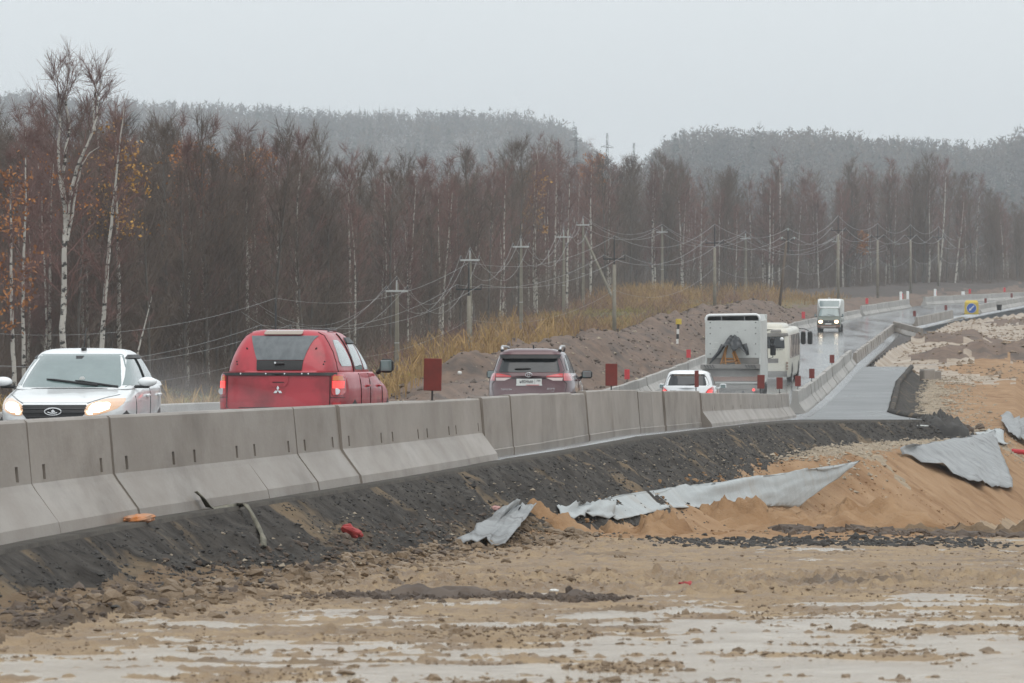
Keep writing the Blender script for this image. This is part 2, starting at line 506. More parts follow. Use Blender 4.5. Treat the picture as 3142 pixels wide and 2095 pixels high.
# faces and their zone
nr, nc = XX.shape
idx = np.arange(nr * nc).reshape(nr, nc)
faces = np.stack([idx[:-1, :-1], idx[:-1, 1:], idx[1:, 1:], idx[1:, :-1]], -1).reshape(-1, 4)
xc = (XX[:-1, :-1] + XX[1:, 1:]) / 2; yc = (YY[:-1, :-1] + YY[1:, 1:]) / 2
fz = zones(xc, yc, Hbase(xc, yc)).ravel()
# meadow strip against forest floor on the left
dlc = (Lx(yc) - xc).ravel()
meadow = (fz == 0) & (dlc < 60) & (yc.ravel() > 225) & (yc.ravel() < 520)
fz = np.where(meadow, 8, fz)
P = np.stack([XX, YY, ZZ], -1).reshape(-1, 3)
def zone_mesh(name, k, m):
    f = faces[fz == k]
    if not len(f): return None
    u, inv = np.unique(f, return_inverse=True)
    o = mesh_np(name, P[u], inv.reshape(-1, 4), MATS[m], smooth=True)
    return tag(o, kind='structure')
zone_mesh('forest_ground', 0, 'forest_floor')
zone_mesh('spoil_bank', 1, 'spoil')
zone_mesh('road_shoulder_slope', 2, 'shoulder_dark')
zone_mesh('sand_embankment', 3, 'sand')
zone_mesh('muddy_ground', 4, 'mud')
zone_mesh('dirt_track', 5, 'dirt_pale')
zone_mesh('gravel_verge', 6, 'gravel')
fz = np.where((fz == 7) & ((Lx(yc) - xc).ravel() < -.8) & ((xc - Ex(yc)).ravel() < -.5), -1, fz)
zone_mesh('road_bed', 7, 'shoulder_dark')
zone_mesh('meadow_ground', 8, 'meadow')
zone_mesh('soil_bank', 9, 'soil')

# standing rain water between the clods of mud
pu = np.linspace(-.20, .20, 160); py = np.geomspace(14, 75, 150)
PU, PY = np.meshgrid(pu, py); PXX = PU * PY
lvl = fbm(PXX * .14, PY * .09, 61, 3)
det = detail(PXX, PY, np.full(PXX.shape, 4))
q = .24 + .26 * sstep(30, 22, PY) - .14 * sstep(29, 44, PY) + .26 * sstep(-.03, .10, PU) * sstep(44, 28, PY) + .34 * lvl
lv = np.sort(det.ravel())
PZ = MUD(PY) + lv[(np.clip(q, .0, .8) * (len(lv) - 1)).astype(int)] - .004 - .1 * (q < .0)
PZ = blur(PZ, 6) + .016 * fbm(PXX * 1.5, PY * .8, 62, 3)
idp = np.arange(PU.size).reshape(PU.shape)
fp = np.stack([idp[:-1, :-1], idp[:-1, 1:], idp[1:, 1:], idp[1:, :-1]], -1).reshape(-1, 4)
keep = (PXX > Ex(PY) + 1.2)[:-1, :-1].ravel()
tag(mesh_np('puddle_water', np.stack([PXX, PY, PZ], -1).reshape(-1, 3), fp[keep], MATS['puddle'], smooth=True), kind='structure')

# the carriageway, one sheet with a slight crown, out to the paved edge
def ribbon(name, ya, yb, fl, fr, dz, m, n=260, k=9, crown=0.05):
    ys = np.linspace(ya, yb, n)
    t = np.linspace(0, 1, k)
    X = fl(ys)[:, None] * (1 - t) + fr(ys)[:, None] * t
    Y = np.repeat(ys[:, None], k, 1)
    Z = RZ(Y) + dz + crown * (1 - (2 * t - 1) ** 2)[None, :]
    X = np.concatenate([X, X[:, -1:] + .02], 1); Y = np.concatenate([Y, Y[:, -1:]], 1); Z = np.concatenate([Z, Z[:, -1:] - .22], 1); k += 1
    i = np.arange(n * k).reshape(n, k)
    f = np.stack([i[:-1, :-1], i[:-1, 1:], i[1:, 1:], i[1:, :-1]], -1).reshape(-1, 4)
    return tag(mesh_np(name, np.stack([X, Y, Z], -1).reshape(-1, 3), f, MATS[m], smooth=True), kind='structure')
ribbon('road', 14, 720, lambda y: Lx(y) - .45, lambda y: np.minimum(Rx(y) + .74, Ex(y) + .03), 0.0, 'asphalt_wet', n=420)
ribbon('road_edge', 14, 150, lambda y: Rx(y) + .05, lambda y: Ex(y) + .04, 0.006, 'asphalt_edge', n=200, k=3, crown=0.0)
ribbon('new_asphalt', 151, 245, lambda y: np.minimum(Rx(y) + .70, Ex(y)), lambda y: Ex(y) + .04, 0.004, 'asphalt_new', n=120, crown=0.0)
# raised kerb-like lip of asphalt along the outer edge of the patch
kb = MB()
kpts = [Vector((float(Ex(y)) + .12, y, float(RZ(y)) + .03)) for y in np.linspace(153, 243, 40)]
kb.tube(kpts, [.13 + .05 * random.random() for _ in kpts], 6)
tag(kb.build('asphalt_lip', MATS['shoulder_dark'], smooth=True), kind='structure')

# ground sheet out to the horizon below everything
gs = MB().grid([[(x, y, -9.0 + (max(0, y - 700) * .016)) for x in (-2500, -900, -300, 0, 300, 900, 2500)] for y in (-200, 12, 400, 700, 1300, 2600, 5000)])
tag(gs.build('ground', MATS['forest_floor']), kind='structure')
# ================================================================ CONCRETE BARRIERS
def block_mesh(L, kind, H=0.95):
    """x: 0 at the traffic-free face plane, + towards the viewer's side; y along; z up. kind 'foot', 'plain', 'back'"""
    b = MB(); sl = []
    g = .012
    y0, y1 = g, L - g
    toe, ft, W = .10, .37, .23
    tw = .085
    if kind == 'foot':
        prof = [(W + .02, 0), (W, toe), (.03, ft), (0, ft + .05), (-.045, H - .02), (-.065, H), (-.065 - tw * 2 + .02, H), (-.085 - tw * 2, H - .02), (-.13 - 2 * tw, ft + .05), (-.16 - 2 * tw, ft), (-.13 - 2 * tw - W, toe), (-.13 - 2 * tw - W, 0)]
    else:
        prof = [(.03, 0), (.03, .13), (.015, .14), (-.045, H - .02), (-.065, H), (-.215, H), (-.235, H - .02), (-.27, .4), (-.5, .1), (-.5, 0)]
    n = len(prof)
    lo = [(x, y0, z) for x, z in prof]; hi = [(x, y1, z) for x, z in prof]
    slotseg = 3 if kind == 'foot' else None
    fs = []
    for k in range(n):
        if k == slotseg: continue
        fs.append((k, (k + 1) % n, n + (k + 1) % n, n + k))
    fs += [tuple(range(n - 1, -1, -1)), tuple(range(n, 2 * n))]
    b.add(lo + hi, fs)
    if slotseg is not None:
        (xa, za), (xb, zb) = prof[3], prof[4]
        def pt(y, t, dx=0): return (xa + (xb - xa) * t + dx, y, za + (zb - za) * t)
        ins = min(.52, L * .2)
        yv = [y0, ins - .055, ins + .055, L - ins - .055, L - ins + .055, y1]
        tv = [0, .05, .30, 1]
        for i in range(5):
            for j in range(3):
                q = [(yv[i], tv[j]), (yv[i], tv[j + 1]), (yv[i + 1], tv[j + 1]), (yv[i + 1], tv[j])]
                if j == 1 and i in (1, 3):
                    o = [pt(*p) for p in q]; d = [pt(*p, dx=-.06) for p in q]
                    b.add(o + d, [(0, 1, 5, 4), (1, 2, 6, 5), (2, 3, 7, 6), (3, 0, 4, 7)]); sl.append(d)
                else:
                    b.add([pt(*p) for p in q], [(0, 1, 2, 3)])
    me = b.build('concrete_barrier', MATS['concrete'])
    for d in sl:
        MB().add(d, [(0, 1, 2, 3)]).build('slot', MATS['slot_dark'], me)
    return me, None

def place_block(p0, p1, kind, label, group, H=0.95, m='concrete', flip=False):
    p0, p1 = Vector(p0), Vector(p1)
    d = p1 - p0
    o, ins = block_mesh(d.length, kind, H)
    o.data.materials[0] = MATS[m]
    if flip:                                      # foot towards the road from the left barrier
        p0, p1 = p1, p0; d = -d
    o.location = p0
    yaw = math.atan2(-d.x, d.y) + random.uniform(-.008, .008)
    pitch = math.atan2(d.z, math.hypot(d.x, d.y))
    o.rotation_euler = (pitch, random.uniform(-.014, .014), yaw)
    tag(o, label, 'barrier', group)
    return o
def rp(Y, dx=0.0, dz=0.0):
    return Vector((float(Rx(Y)) + dx, Y, float(RZ(Y)) + dz))
def lp(Y, dx=0.0, dz=0.0):
    return Vector((float(Lx(Y)) + dx, Y, float(RZ(Y)) + dz))
def solve(fx, xs, a, b):
    """distance at which the curve fx crosses the photograph column xs"""
    ys = np.linspace(a, b, 4000)
    v = fx(ys) / ys * F + 1571 - xs
    s = np.where(np.sign(v[:-1]) != np.sign(v[1:]))[0]
    return float(ys[s[0]]) if len(s) else float(ys[np.argmin(abs(v))])
ORD = ['first', 'second', 'third', 'fourth', 'fifth', 'sixth', 'seventh', 'eighth', 'ninth', 'tenth', 'eleventh', 'twelfth', 'thirteenth', 'fourteenth', 'fifteenth', 'sixteenth', 'seventeenth', 'eighteenth', 'nineteenth', 'twentieth']
seam_foot = [-190, 98, 353, 566, 758, 917, 1052, 1189, 1297, 1388, 1484]
seam_plain = [1484, 1575, 1662, 1711, 1758, 1809, 1879, 1928, 1966, 2005, 2040, 2085, 2153]
YS = [solve(Rx, x, 30, 170) for x in seam_foot]
YS[0] = YS[1] - 3.4
G1 = 'footed concrete blocks of the near barrier'
under = ['at the left edge of the photo', 'in front of the white sedan headlights', 'below the white sedan door', 'between white sedan and red pickup', 'below the left rear lamp of the red pickup', 'below the red pickup tailgate', 'below the red pickup right lamp', 'below the red pickup side', 'left of the biggest red plate', 'carrying the biggest red plate', ]
for i in range(len(YS) - 1):
    place_block(rp(YS[i]), rp(YS[i + 1]), 'foot', 'footed concrete block %s, %s of the row' % (under[min(i, 9)], ORD[i]), G1)
YP = [solve(Rx, x, 30, 170) for x in seam_plain]
for i in range(len(YP) - 1):
    tgt = 'below the maroon crossover' if i < 6 else 'before the small white hatchback'
    place_block(rp(YP[i], random.uniform(-.03, .03)), rp(YP[i + 1], random.uniform(-.03, .03)), 'plain', 'flat faced concrete barrier block %s, %s of the flat run' % (tgt, ORD[i]), 'flat faced blocks of the near barrier', H=.95 + random.uniform(-.02, .03))
YF = np.linspace(YP[-1], 157, 11)
for i in range(10):
    place_block(rp(YF[i], .03), rp(YF[i + 1], .03), 'foot', 'footed concrete block in the run below the box truck, %s from left' % ORD[i], 'footed blocks at the end of the near barrier', H=.92)
# second line on the right, beyond the new asphalt patch
MARKS = [(-9999, 'the picture border'), (0, 'the left photo edge'), (500, 'the white sedan'), (1205, 'the red pickup'), (1390, 'the largest red plate'), (1800, 'the maroon crossover'), (2165, 'the white hatchback'), (2350, 'the box truck'), (2460, 'the bus'), (2600, 'the green truck'), (2780, 'the white bend posts'), (3004, 'the arrow box')]
counts = {}
def nth(n):
    return ORD[n] if n < 20 else 'twenty-' + ORD[n - 20]
def landmark(xs):
    k = max([i for i, (m, _) in enumerate(MARKS) if m <= xs] or [0])
    return MARKS[k][1]
def run(fn, ya, yb, n, kind, label, group, H=.95, m='concrete_pale', flip=False):
    ys = np.linspace(ya, yb, n + 1)
    for i in range(n):
        a, c = fn(ys[i]), fn(ys[i + 1])
        w = landmark((a.x / a.y + c.x / c.y) / 2 * F + 1571)
        key = (group, w); counts[key] = counts.get(key, -1) + 1
        place_block(a, c, kind, '%s, %s right of %s' % (label, nth(counts[key]), w.replace('the ', '', 1)), group, H=H * random.uniform(.97, 1.03), m=m, flip=flip)
run(lambda y: rp(y, .05), 166, 248, 20, 'foot', 'pale footed block of the row beside the new asphalt', 'barrier blocks beside the new asphalt', H=.9)
run(lambda y: rp(y, .2, -.05), 252, 356, 22, 'plain', 'low grey block above the dirt ramp', 'low barrier blocks above the dirt ramp', H=.72, m='concrete')
# stray run turned away from the road
q0, q1 = rp(358, .2, .02), px(2834, 1040, 336)
for i in range(3):
    a, c = q0.lerp(q1, i / 3), q0.lerp(q1, (i + 1) / 3)
    place_block(c, a, 'plain', ['turned grey block at the barrier corner', 'middle grey block of the run turned off the road', 'last grey block of the run turned off the road'][i], 'barrier blocks turned away from the road', H=.85, m='concrete')
run(lambda y: rp(y, .3), 381, 420, 8, 'plain', 'grey block of the short row before the arrow box', 'short row of blocks by the arrow box', H=.8, m='concrete')
run(lambda y: rp(y, .4), 447, 650, 36, 'foot', 'footed block of the right far row', 'far right barrier blocks', H=.95)
# left side of the road
run(lambda y: lp(y, -.1, -.08), 60, 430, 74, 'plain', 'pale concrete block on the far road edge', 'barrier blocks along the far road edge', H=.78, flip=True)
run(lambda y: lp(y, -.1), 433, 478, 9, 'foot', 'footed pale block of the short far row', 'footed blocks right of the green van', H=1.0, flip=True)
run(lambda y: lp(y, -.1), 494, 690, 32, 'foot', 'footed pale block of the bend row under trees', 'far left barrier blocks', H=1.0, flip=True)

# ---------------------------------------------------------------- red plates on posts
def plate(loc, w, h, post, label, group, m='red_plate', rz=0.0, tilt=0.0):
    r = empty('reflector_plate', loc, rz)
    r.rotation_euler = (0, tilt, rz)
    tag(r, label, 'marker plate', group)
    b = MB().bevbox((0, 0, post + h / 2), (w, .02, h), .006)
    b.build('panel', MATS[m], r)
    pb = MB().cyl((0, .022, -.03), (0, .022, post + h * .8), .014, n=8)
    pb.box((0, 0.01, .0), (.07, .07, .012))
    pb.build('post', MATS['steel_dark'], r)
    return r
GP = 'dark red plates along the near barrier'
near = [(1357, .255, .46, .14, 'largest dark red plate on a post, between the red pickup and maroon crossover', .04, .02),
        (1897, .25, .46, .1, 'dark red rounded plate on a post right of the maroon crossover', .1, 0),
        (2154, .17, .44, .12, 'narrow dark red plate in front of the small white hatchback', .9, -.01),
        (2347, .25, .46, .14, 'dark red plate in front of the box truck right corner', .1, .02),
        (2404, .23, .42, .13, 'dark red plate at the right end of the near barrier', .1, 0)]
for xs, w, h, p, lab, rz, ti in near:
    y = solve(Rx, xs, 40, 157)
    plate(rp(y, -.14, .95), w, h, p, lab, GP, rz=rz, tilt=ti)
for xs, lab in ((2456, 'faded red plate lowest on the climbing barrier beside the bus'), (2498, 'dull red plate on the climbing barrier right of the bus'), (2559, 'dull red plate on the climbing barrier below the green van')):
    y = solve(Rx, xs, 166, 300)
    plate(rp(y, -.1, .9), .24, .42, .12, lab, 'dull red plates on the climbing barrier', rz=.1)
for xs, y, lab in ((2806, 378, 'dark red plate at the near end of the short far barrier row'), (2902, 412, 'dark red plate above the far end of the short barrier row'), (2968, 436, 'red plate peeking above the yellow arrow box'), (3024, 458, 'dark red plate just right of the yellow arrow box'), (3104, 494, 'dark red plate near the right edge of the photo')):
    g = rp(y, 0, .8)
    g.x = (xs - 1571) / F * y
    plate(g, .26, .5, .12, lab, 'dark red plates beyond the arrow box', rz=.1)
for xs, lab in ((1938, 'bright red plate on the far barrier, nearest one behind the hatchback'), (2124, 'bright red plate on the far barrier left of the box truck'), (2472, 'bright red plate on the far barrier left of the green van'), (2666, 'bright red plate on the far barrier right of the green van'), (2773, 'bright red plate beside the white kerb posts at the bend'), (2876, 'bright red plate by a white post at the start of the far row'), (2981, 'bright red plate over the yellow arrow box, on the far row'), (3087, 'bright red plate farthest right on the far row')):
    y = solve(Lx, xs, 100, 690)
    far = y > 430
    plate(lp(y, -.2, 1.0 if far else .7), .24 if y < 300 else .3, .45 if y < 300 else .6, .1, lab, 'bright red plates on the far barrier', m='red_bright', rz=.1)
# white kerb posts at the bend
for xs, ys, lab in ((2764, 920, 'short white post with dark foot at the bend'), (2785, 918, 'taller white post right of the red plate at the bend'), (2869, 910, 'white post touching the red plate of the far row'), (2955, 902, 'low white block behind the far row of barriers')):
    p = px(xs, ys, solve(Lx, xs, 400, 690) + 1.5)
    low = 'low' in lab
    r = empty('marker_post', p)
    tag(r, lab, 'marker post', 'white posts at the bend')
    MB().bevbox((0, 0, .1 if low else .42), (.45 if low else .3, .25, .45 if low else 1.0), .04).build('post', MATS['white_paint'], r)
    MB().bevbox((0, 0, -.3), (.36, .3, .46), .03).build('foot', MATS['concrete'], r)
# ================================================================ VEHICLES
mat('glass_dark', (0.02, 0.023, 0.026), 0.06, spec=0.6, coat=0.3)
mat('glass_wet_sky', (0.10, 0.115, 0.125), 0.3, spec=0.5, col2=(0.15, 0.165, 0.175), scale=3, rough2=0.45, stretch=(4, 4, .7))  # wet glass; grey of the mirrored sky is put into its base colour
mat('glass_pale', (0.11, 0.16, 0.16), 0.05, spec=0.9, col2=(0.17, 0.23, 0.23), scale=1.4, coat=1.0)  # pale cyan base colour stands in for sky reflected in the panes
mat('paint_white', (0.86, 0.88, 0.89), 0.25, coat=0.8, col2=(0.81, 0.83, 0.84), scale=1.2)
mat('paint_red', (0.47, 0.03, 0.047), 0.35, coat=0.5, col2=(0.39, 0.027, 0.042), scale=1.5, rough2=0.5, col3=(0.17, 0.02, 0.024), scale3=1.1, lo3=.52, hi3=.72)
mat('paint_maroon', (0.075, 0.018, 0.026), 0.28, coat=0.8, col2=(0.095, 0.03, 0.036), scale=1.2)
mat('paint_green', (0.09, 0.108, 0.08), 0.3, coat=0.5, col2=(0.115, 0.125, 0.10), scale=1.5)
mat('dirty_grey', (0.26, 0.25, 0.235), 0.7, col2=(0.19, 0.18, 0.17), scale=1.5)
mat('panel_white', (0.60, 0.62, 0.60), 0.45, col2=(0.52, 0.535, 0.52), scale=0.8, col3=(0.42, 0.42, 0.40), scale3=1.2, lo3=.6, hi3=.8)
mat('bus_white', (0.68, 0.66, 0.57), 0.35, coat=0.3, col2=(0.60, 0.575, 0.50), scale=0.8)
mat('bus_side', (0.40, 0.35, 0.32), 0.25, coat=0.4, col2=(0.34, 0.3, 0.28), scale=0.8)
mat('lamp_red', (0.55, 0.02, 0.02), 0.15, coat=1.0)
mat('lamp_red_lit', (0.8, 0.03, 0.03), 0.2, emit=(1.0, 0.07, 0.06), estr=1.3)
mat('lamp_pink', (0.62, 0.11, 0.12), 0.2, coat=1.0, col2=(0.5, 0.07, 0.08), scale=3)
mat('lamp_clear', (0.62, 0.5, 0.48), 0.15, coat=1.0)
mat('lamp_amber', (0.65, 0.17, 0.02), 0.2, coat=1.0)
mat('lamp_smoke', (0.32, 0.25, 0.2), 0.12, coat=1.0)
mat('lamp_on', (1, 0.95, 0.85), 0.2, emit=(1.0, 0.86, 0.64), estr=5.0)
mat('lamp_warm', (0.5, 0.36, 0.26), 0.15, coat=1.0, emit=(1.0, 0.52, 0.24), estr=0.38)
mat('lamp_glow', (0.8, 0.5, 0.3), 0.3, emit=(1.0, 0.5, 0.18), estr=0.7)
mat('tarp', (0.028, 0.03, 0.034), 0.4, col2=(0.06, 0.065, 0.07), scale=2.5, rough2=0.25)
mat('orange_steel', (0.42, 0.19, 0.04), 0.6, col2=(0.28, 0.13, 0.04), scale=4)
mat('stripe_rust', (0.33, 0.20, 0.16), 0.7, col2=(0.28, 0.17, 0.14), scale=2)
mat('yellow', (0.62, 0.46, 0.06), 0.5, col2=(0.52, 0.38, 0.05), scale=1.5)
mat('blue_sign', (0.02, 0.10, 0.42), 0.4)
mat('silver', (0.5, 0.5, 0.51), 0.3, metal=0.8)

class Body:
    """body shell as stacked plan outlines. prof rows: z, half width, rear y, front y; forward is +y"""
    def __init__(s, prof, nr=6, nf=5):
        p = np.array(sorted(prof), float)
        s.z, s.hw, s.yr, s.yf = p.T
        s.nr, s.nf = nr, nf
        s.ym = .5 * (s.yr.min() + s.yf.max()) - .2
    def at(s, z):
        return float(np.interp(z, s.z, s.hw)), float(np.interp(z, s.z, s.yr)), float(np.interp(z, s.z, s.yf))
    def mid(s, z):
        hw, yr, yf = s.at(z); return (yr + yf) / 2
    def rear(s, x, z, off=0.0):
        hw, yr, yf = s.at(z); ym = (yr + yf) / 2
        t = min(abs(x) / hw, .9995)
        return Vector((x, ym - (ym - yr) * (1 - t ** s.nr) ** (1 / s.nr) - off, z))
    def front(s, x, z, off=0.0):
        hw, yr, yf = s.at(z); ym = (yr + yf) / 2
        t = min(abs(x) / hw, .9995)
        return Vector((x, ym + (yf - ym) * (1 - t ** s.nf) ** (1 / s.nf) + off, z))
    def side(s, y, z, sg, off=0.0):
        hw, yr, yf = s.at(z); ym = (yr + yf) / 2
        n, r = (s.nr, ym - yr) if y < ym else (s.nf, yf - ym)
        t = min(abs(y - ym) / r, .9995)
        return Vector((sg * (hw * (1 - t ** n) ** (1 / n) + off), y, z))
    def shell(s, name, m, root, M=80, sub=2, top=0.02):
        zs = []
        for a, b in zip(s.z[:-1], s.z[1:]):
            zs += list(np.linspace(a, b, sub, endpoint=False))
        zs.append(s.z[-1])
        V = []
        for z in zs:
            hw, yr, yf = s.at(z); ym = (yr + yf) / 2
            for k in range(M):
                t = 2 * PI * k / M
                c, q = math.cos(t), math.sin(t)
                n = s.nf if q > 0 else s.nr
                x = hw * math.copysign(abs(c) ** (2 / n), c)
                y = ym + ((yf - ym) if q > 0 else (ym - yr)) * math.copysign(abs(q) ** (2 / n), q)
                V.append((x, y, z))
        b = MB()
        R = len(zs)
        fs = [(r * M + k, r * M + (k + 1) % M, (r + 1) * M + (k + 1) % M, (r + 1) * M + k) for r in range(R - 1) for k in range(M)]
        hw, yr, yf = s.at(zs[-1])
        V.append((0, (yr + yf) / 2, zs[-1] + top)); c = len(V) - 1
        fs += [((R - 1) * M + k, (R - 1) * M + (k + 1) % M, c) for k in range(M)]
        V.append((0, 0, zs[0])); c = len(V) - 1
        fs += [((k + 1) % M, k, c) for k in range(M)]
        b.add(V, fs)
        return b.build(name, MATS[m], root, smooth=True)
    def patch(s, name, m, root, face, rows, off=.006, n=10, sub=5, smooth=True, skirt=.02):
        """rows: (z, a0, a1); a is x on the rear/front and y on a side; face 'rear','front',+1,-1"""
        fn = s.rear if face == 'rear' else s.front if face == 'front' else (lambda a, z, o: s.side(a, z, face, o))
        rows = sorted(rows)
        R = []
        for (za, a0, a1), (zb, b0, b1) in zip(rows[:-1], rows[1:]):
            for t in np.linspace(0, 1, sub, endpoint=False):
                R.append((za + (zb - za) * t, a0 + (b0 - a0) * t, a1 + (b1 - a1) * t))
        R.append(rows[-1])
        P = [[fn(a0 + (a1 - a0) * k / n, z, off) for k in range(n + 1)] for z, a0, a1 in R]
        b = MB().grid(P)
        # edge turned back into the shell
        Q = [[fn(a0 + (a1 - a0) * k / n, z, off - skirt) for k in range(n + 1)] for z, a0, a1 in R]
        ring = [P[0][k] for k in range(n + 1)] + [P[r][n] for r in range(1, len(P))] + [P[-1][k] for k in range(n - 1, -1, -1)] + [P[r][0] for r in range(len(P) - 2, 0, -1)]
        inn = [Q[0][k] for k in range(n + 1)] + [Q[r][n] for r in range(1, len(P))] + [Q[-1][k] for k in range(n - 1, -1, -1)] + [Q[r][0] for r in range(len(P) - 2, 0, -1)]
        L = len(ring)
        b.add(ring + inn, [(k, (k + 1) % L, L + (k + 1) % L, L + k) for k in range(L)])
        return b.build(name, MATS[m], root, smooth=smooth)
    def seam(s, name, root, face, pts, w=.012, m='print_black', off=.004):
        """thin dark gap along pts (a, z)"""
        fn = s.rear if face == 'rear' else s.front if face == 'front' else (lambda a, z, o: s.side(a, z, face, o))
        P = []
        for (a0, z0), (a1, z1) in zip(pts[:-1], pts[1:]):
            for t in np.linspace(0, 1, 6, endpoint=False): P.append(fn(a0 + (a1 - a0) * t, z0 + (z1 - z0) * t, off))
        P.append(fn(*pts[-1], off))
        return MB().tube(P, w / 2, 4).build(name, MATS[m], root)

def wheel(root, x, y, r=.33, w=.2, rim='silver'):
    sg = 1 if x > 0 else -1
    t = MB()
    prof = [(0, r * .62), (w * .1, r * .95), (w * .3, r), (w * .7, r), (w * .9, r * .95), (w, r * .62)]
    P = [[(x - sg * (w - a), y + q * math.cos(2 * PI * k / 24), r + q * math.sin(2 * PI * k / 24)) for k in range(25)] for a, q in prof]
    t.grid(P)
    ty = t.build('wheel', MATS['rubber'], root, smooth=True)
    b = MB().cyl((x - sg * w * .6, y, r), (x - sg * w * .08, y, r), r * .62, n=18)
    for k in range(5):
        a = 2 * PI * k / 5
        b.box((x - sg * w * .04, y + r * .33 * math.cos(a), r + r * .33 * math.sin(a)), (.02, .06, .06))
    b.build('rim', MATS[rim], ty)
    return ty

def arch(B, root, y, sg, r=.38, m='black_plastic', zc=.33):
    rows = []
    for t in np.linspace(-.55, 1, 9):
        z = zc + r * t
        h = math.sqrt(max(0, 1 - t * t)) * r
        if z < B.z[0] + .01: continue
        rows.append((z, y - h - .001, y + h + .001))
    return B.patch('wheel_arch', m, root, sg, rows, off=.004, n=8, sub=1)

def mirror(root, x, y, z, w=.2, h=.16, m='black_plastic', face=-1, arm=.1):
    """face -1: glass looks to the rear"""
    sg = 1 if x > 0 else -1
    b = MB()
    b.bevbox((x, y, z), (w, .13, h), min(w, h) * .22)
    b.tube([(x - sg * w * .45, y, z - h * .3), (x - sg * (w * .45 + arm), y + .03, z - h * .5)], [.03, .035], 6)
    o = b.build('side_mirror', MATS[m], root)
    g = MB().bevbox((x, y + face * .064, z), (w * .78, .01, h * .76), .004).build('mirror_glass', MATS['glass_pale'], o)
    return o

def number_plate(root, body, txt, loc, rot_front=False, region=None, strip=False):
    p = empty('number_plate_mount', loc) if False else None
    o = MB().bevbox((0, 0, 0), (.525, .012, .115), .003).build('number_plate', MATS['plate_white'], root, loc=loc)
    if rot_front: o.rotation_euler = (0, 0, PI)
    text(txt, .098, MATS['print_black'], o, (-.055 if region else 0, -.0075, -.003), sx=.86)
    if region:
        text(region, .07, MATS['print_black'], o, (.195, -.0075, .012), sx=.84)
        MB().box((.12, -.0068, 0), (.004, .002, .11)).build('divider', MATS['print_black'], o)
    if strip:
        MB().bevbox((0, -.001, -.072), (.54, .014, .03), .003).build('plate_holder', MATS['plate_white'], o)
        MB().prism([(-.07, -.066), (.22, -.066), (.2, -.08), (-.04, -.08)], .003).build('holder_stripe', MATS['red_bright'], o).location = (0, -.0115, 0)
    return o

def place_vehicle(root, xs, D, zc, heading, slope=0.0, away=True):
    root.location = ((xs - 1571) / F * D, D, zc)
    yaw = math.atan(heading)
    root.rotation_euler = (slope if away else -slope, 0, -yaw if away else PI - yaw)

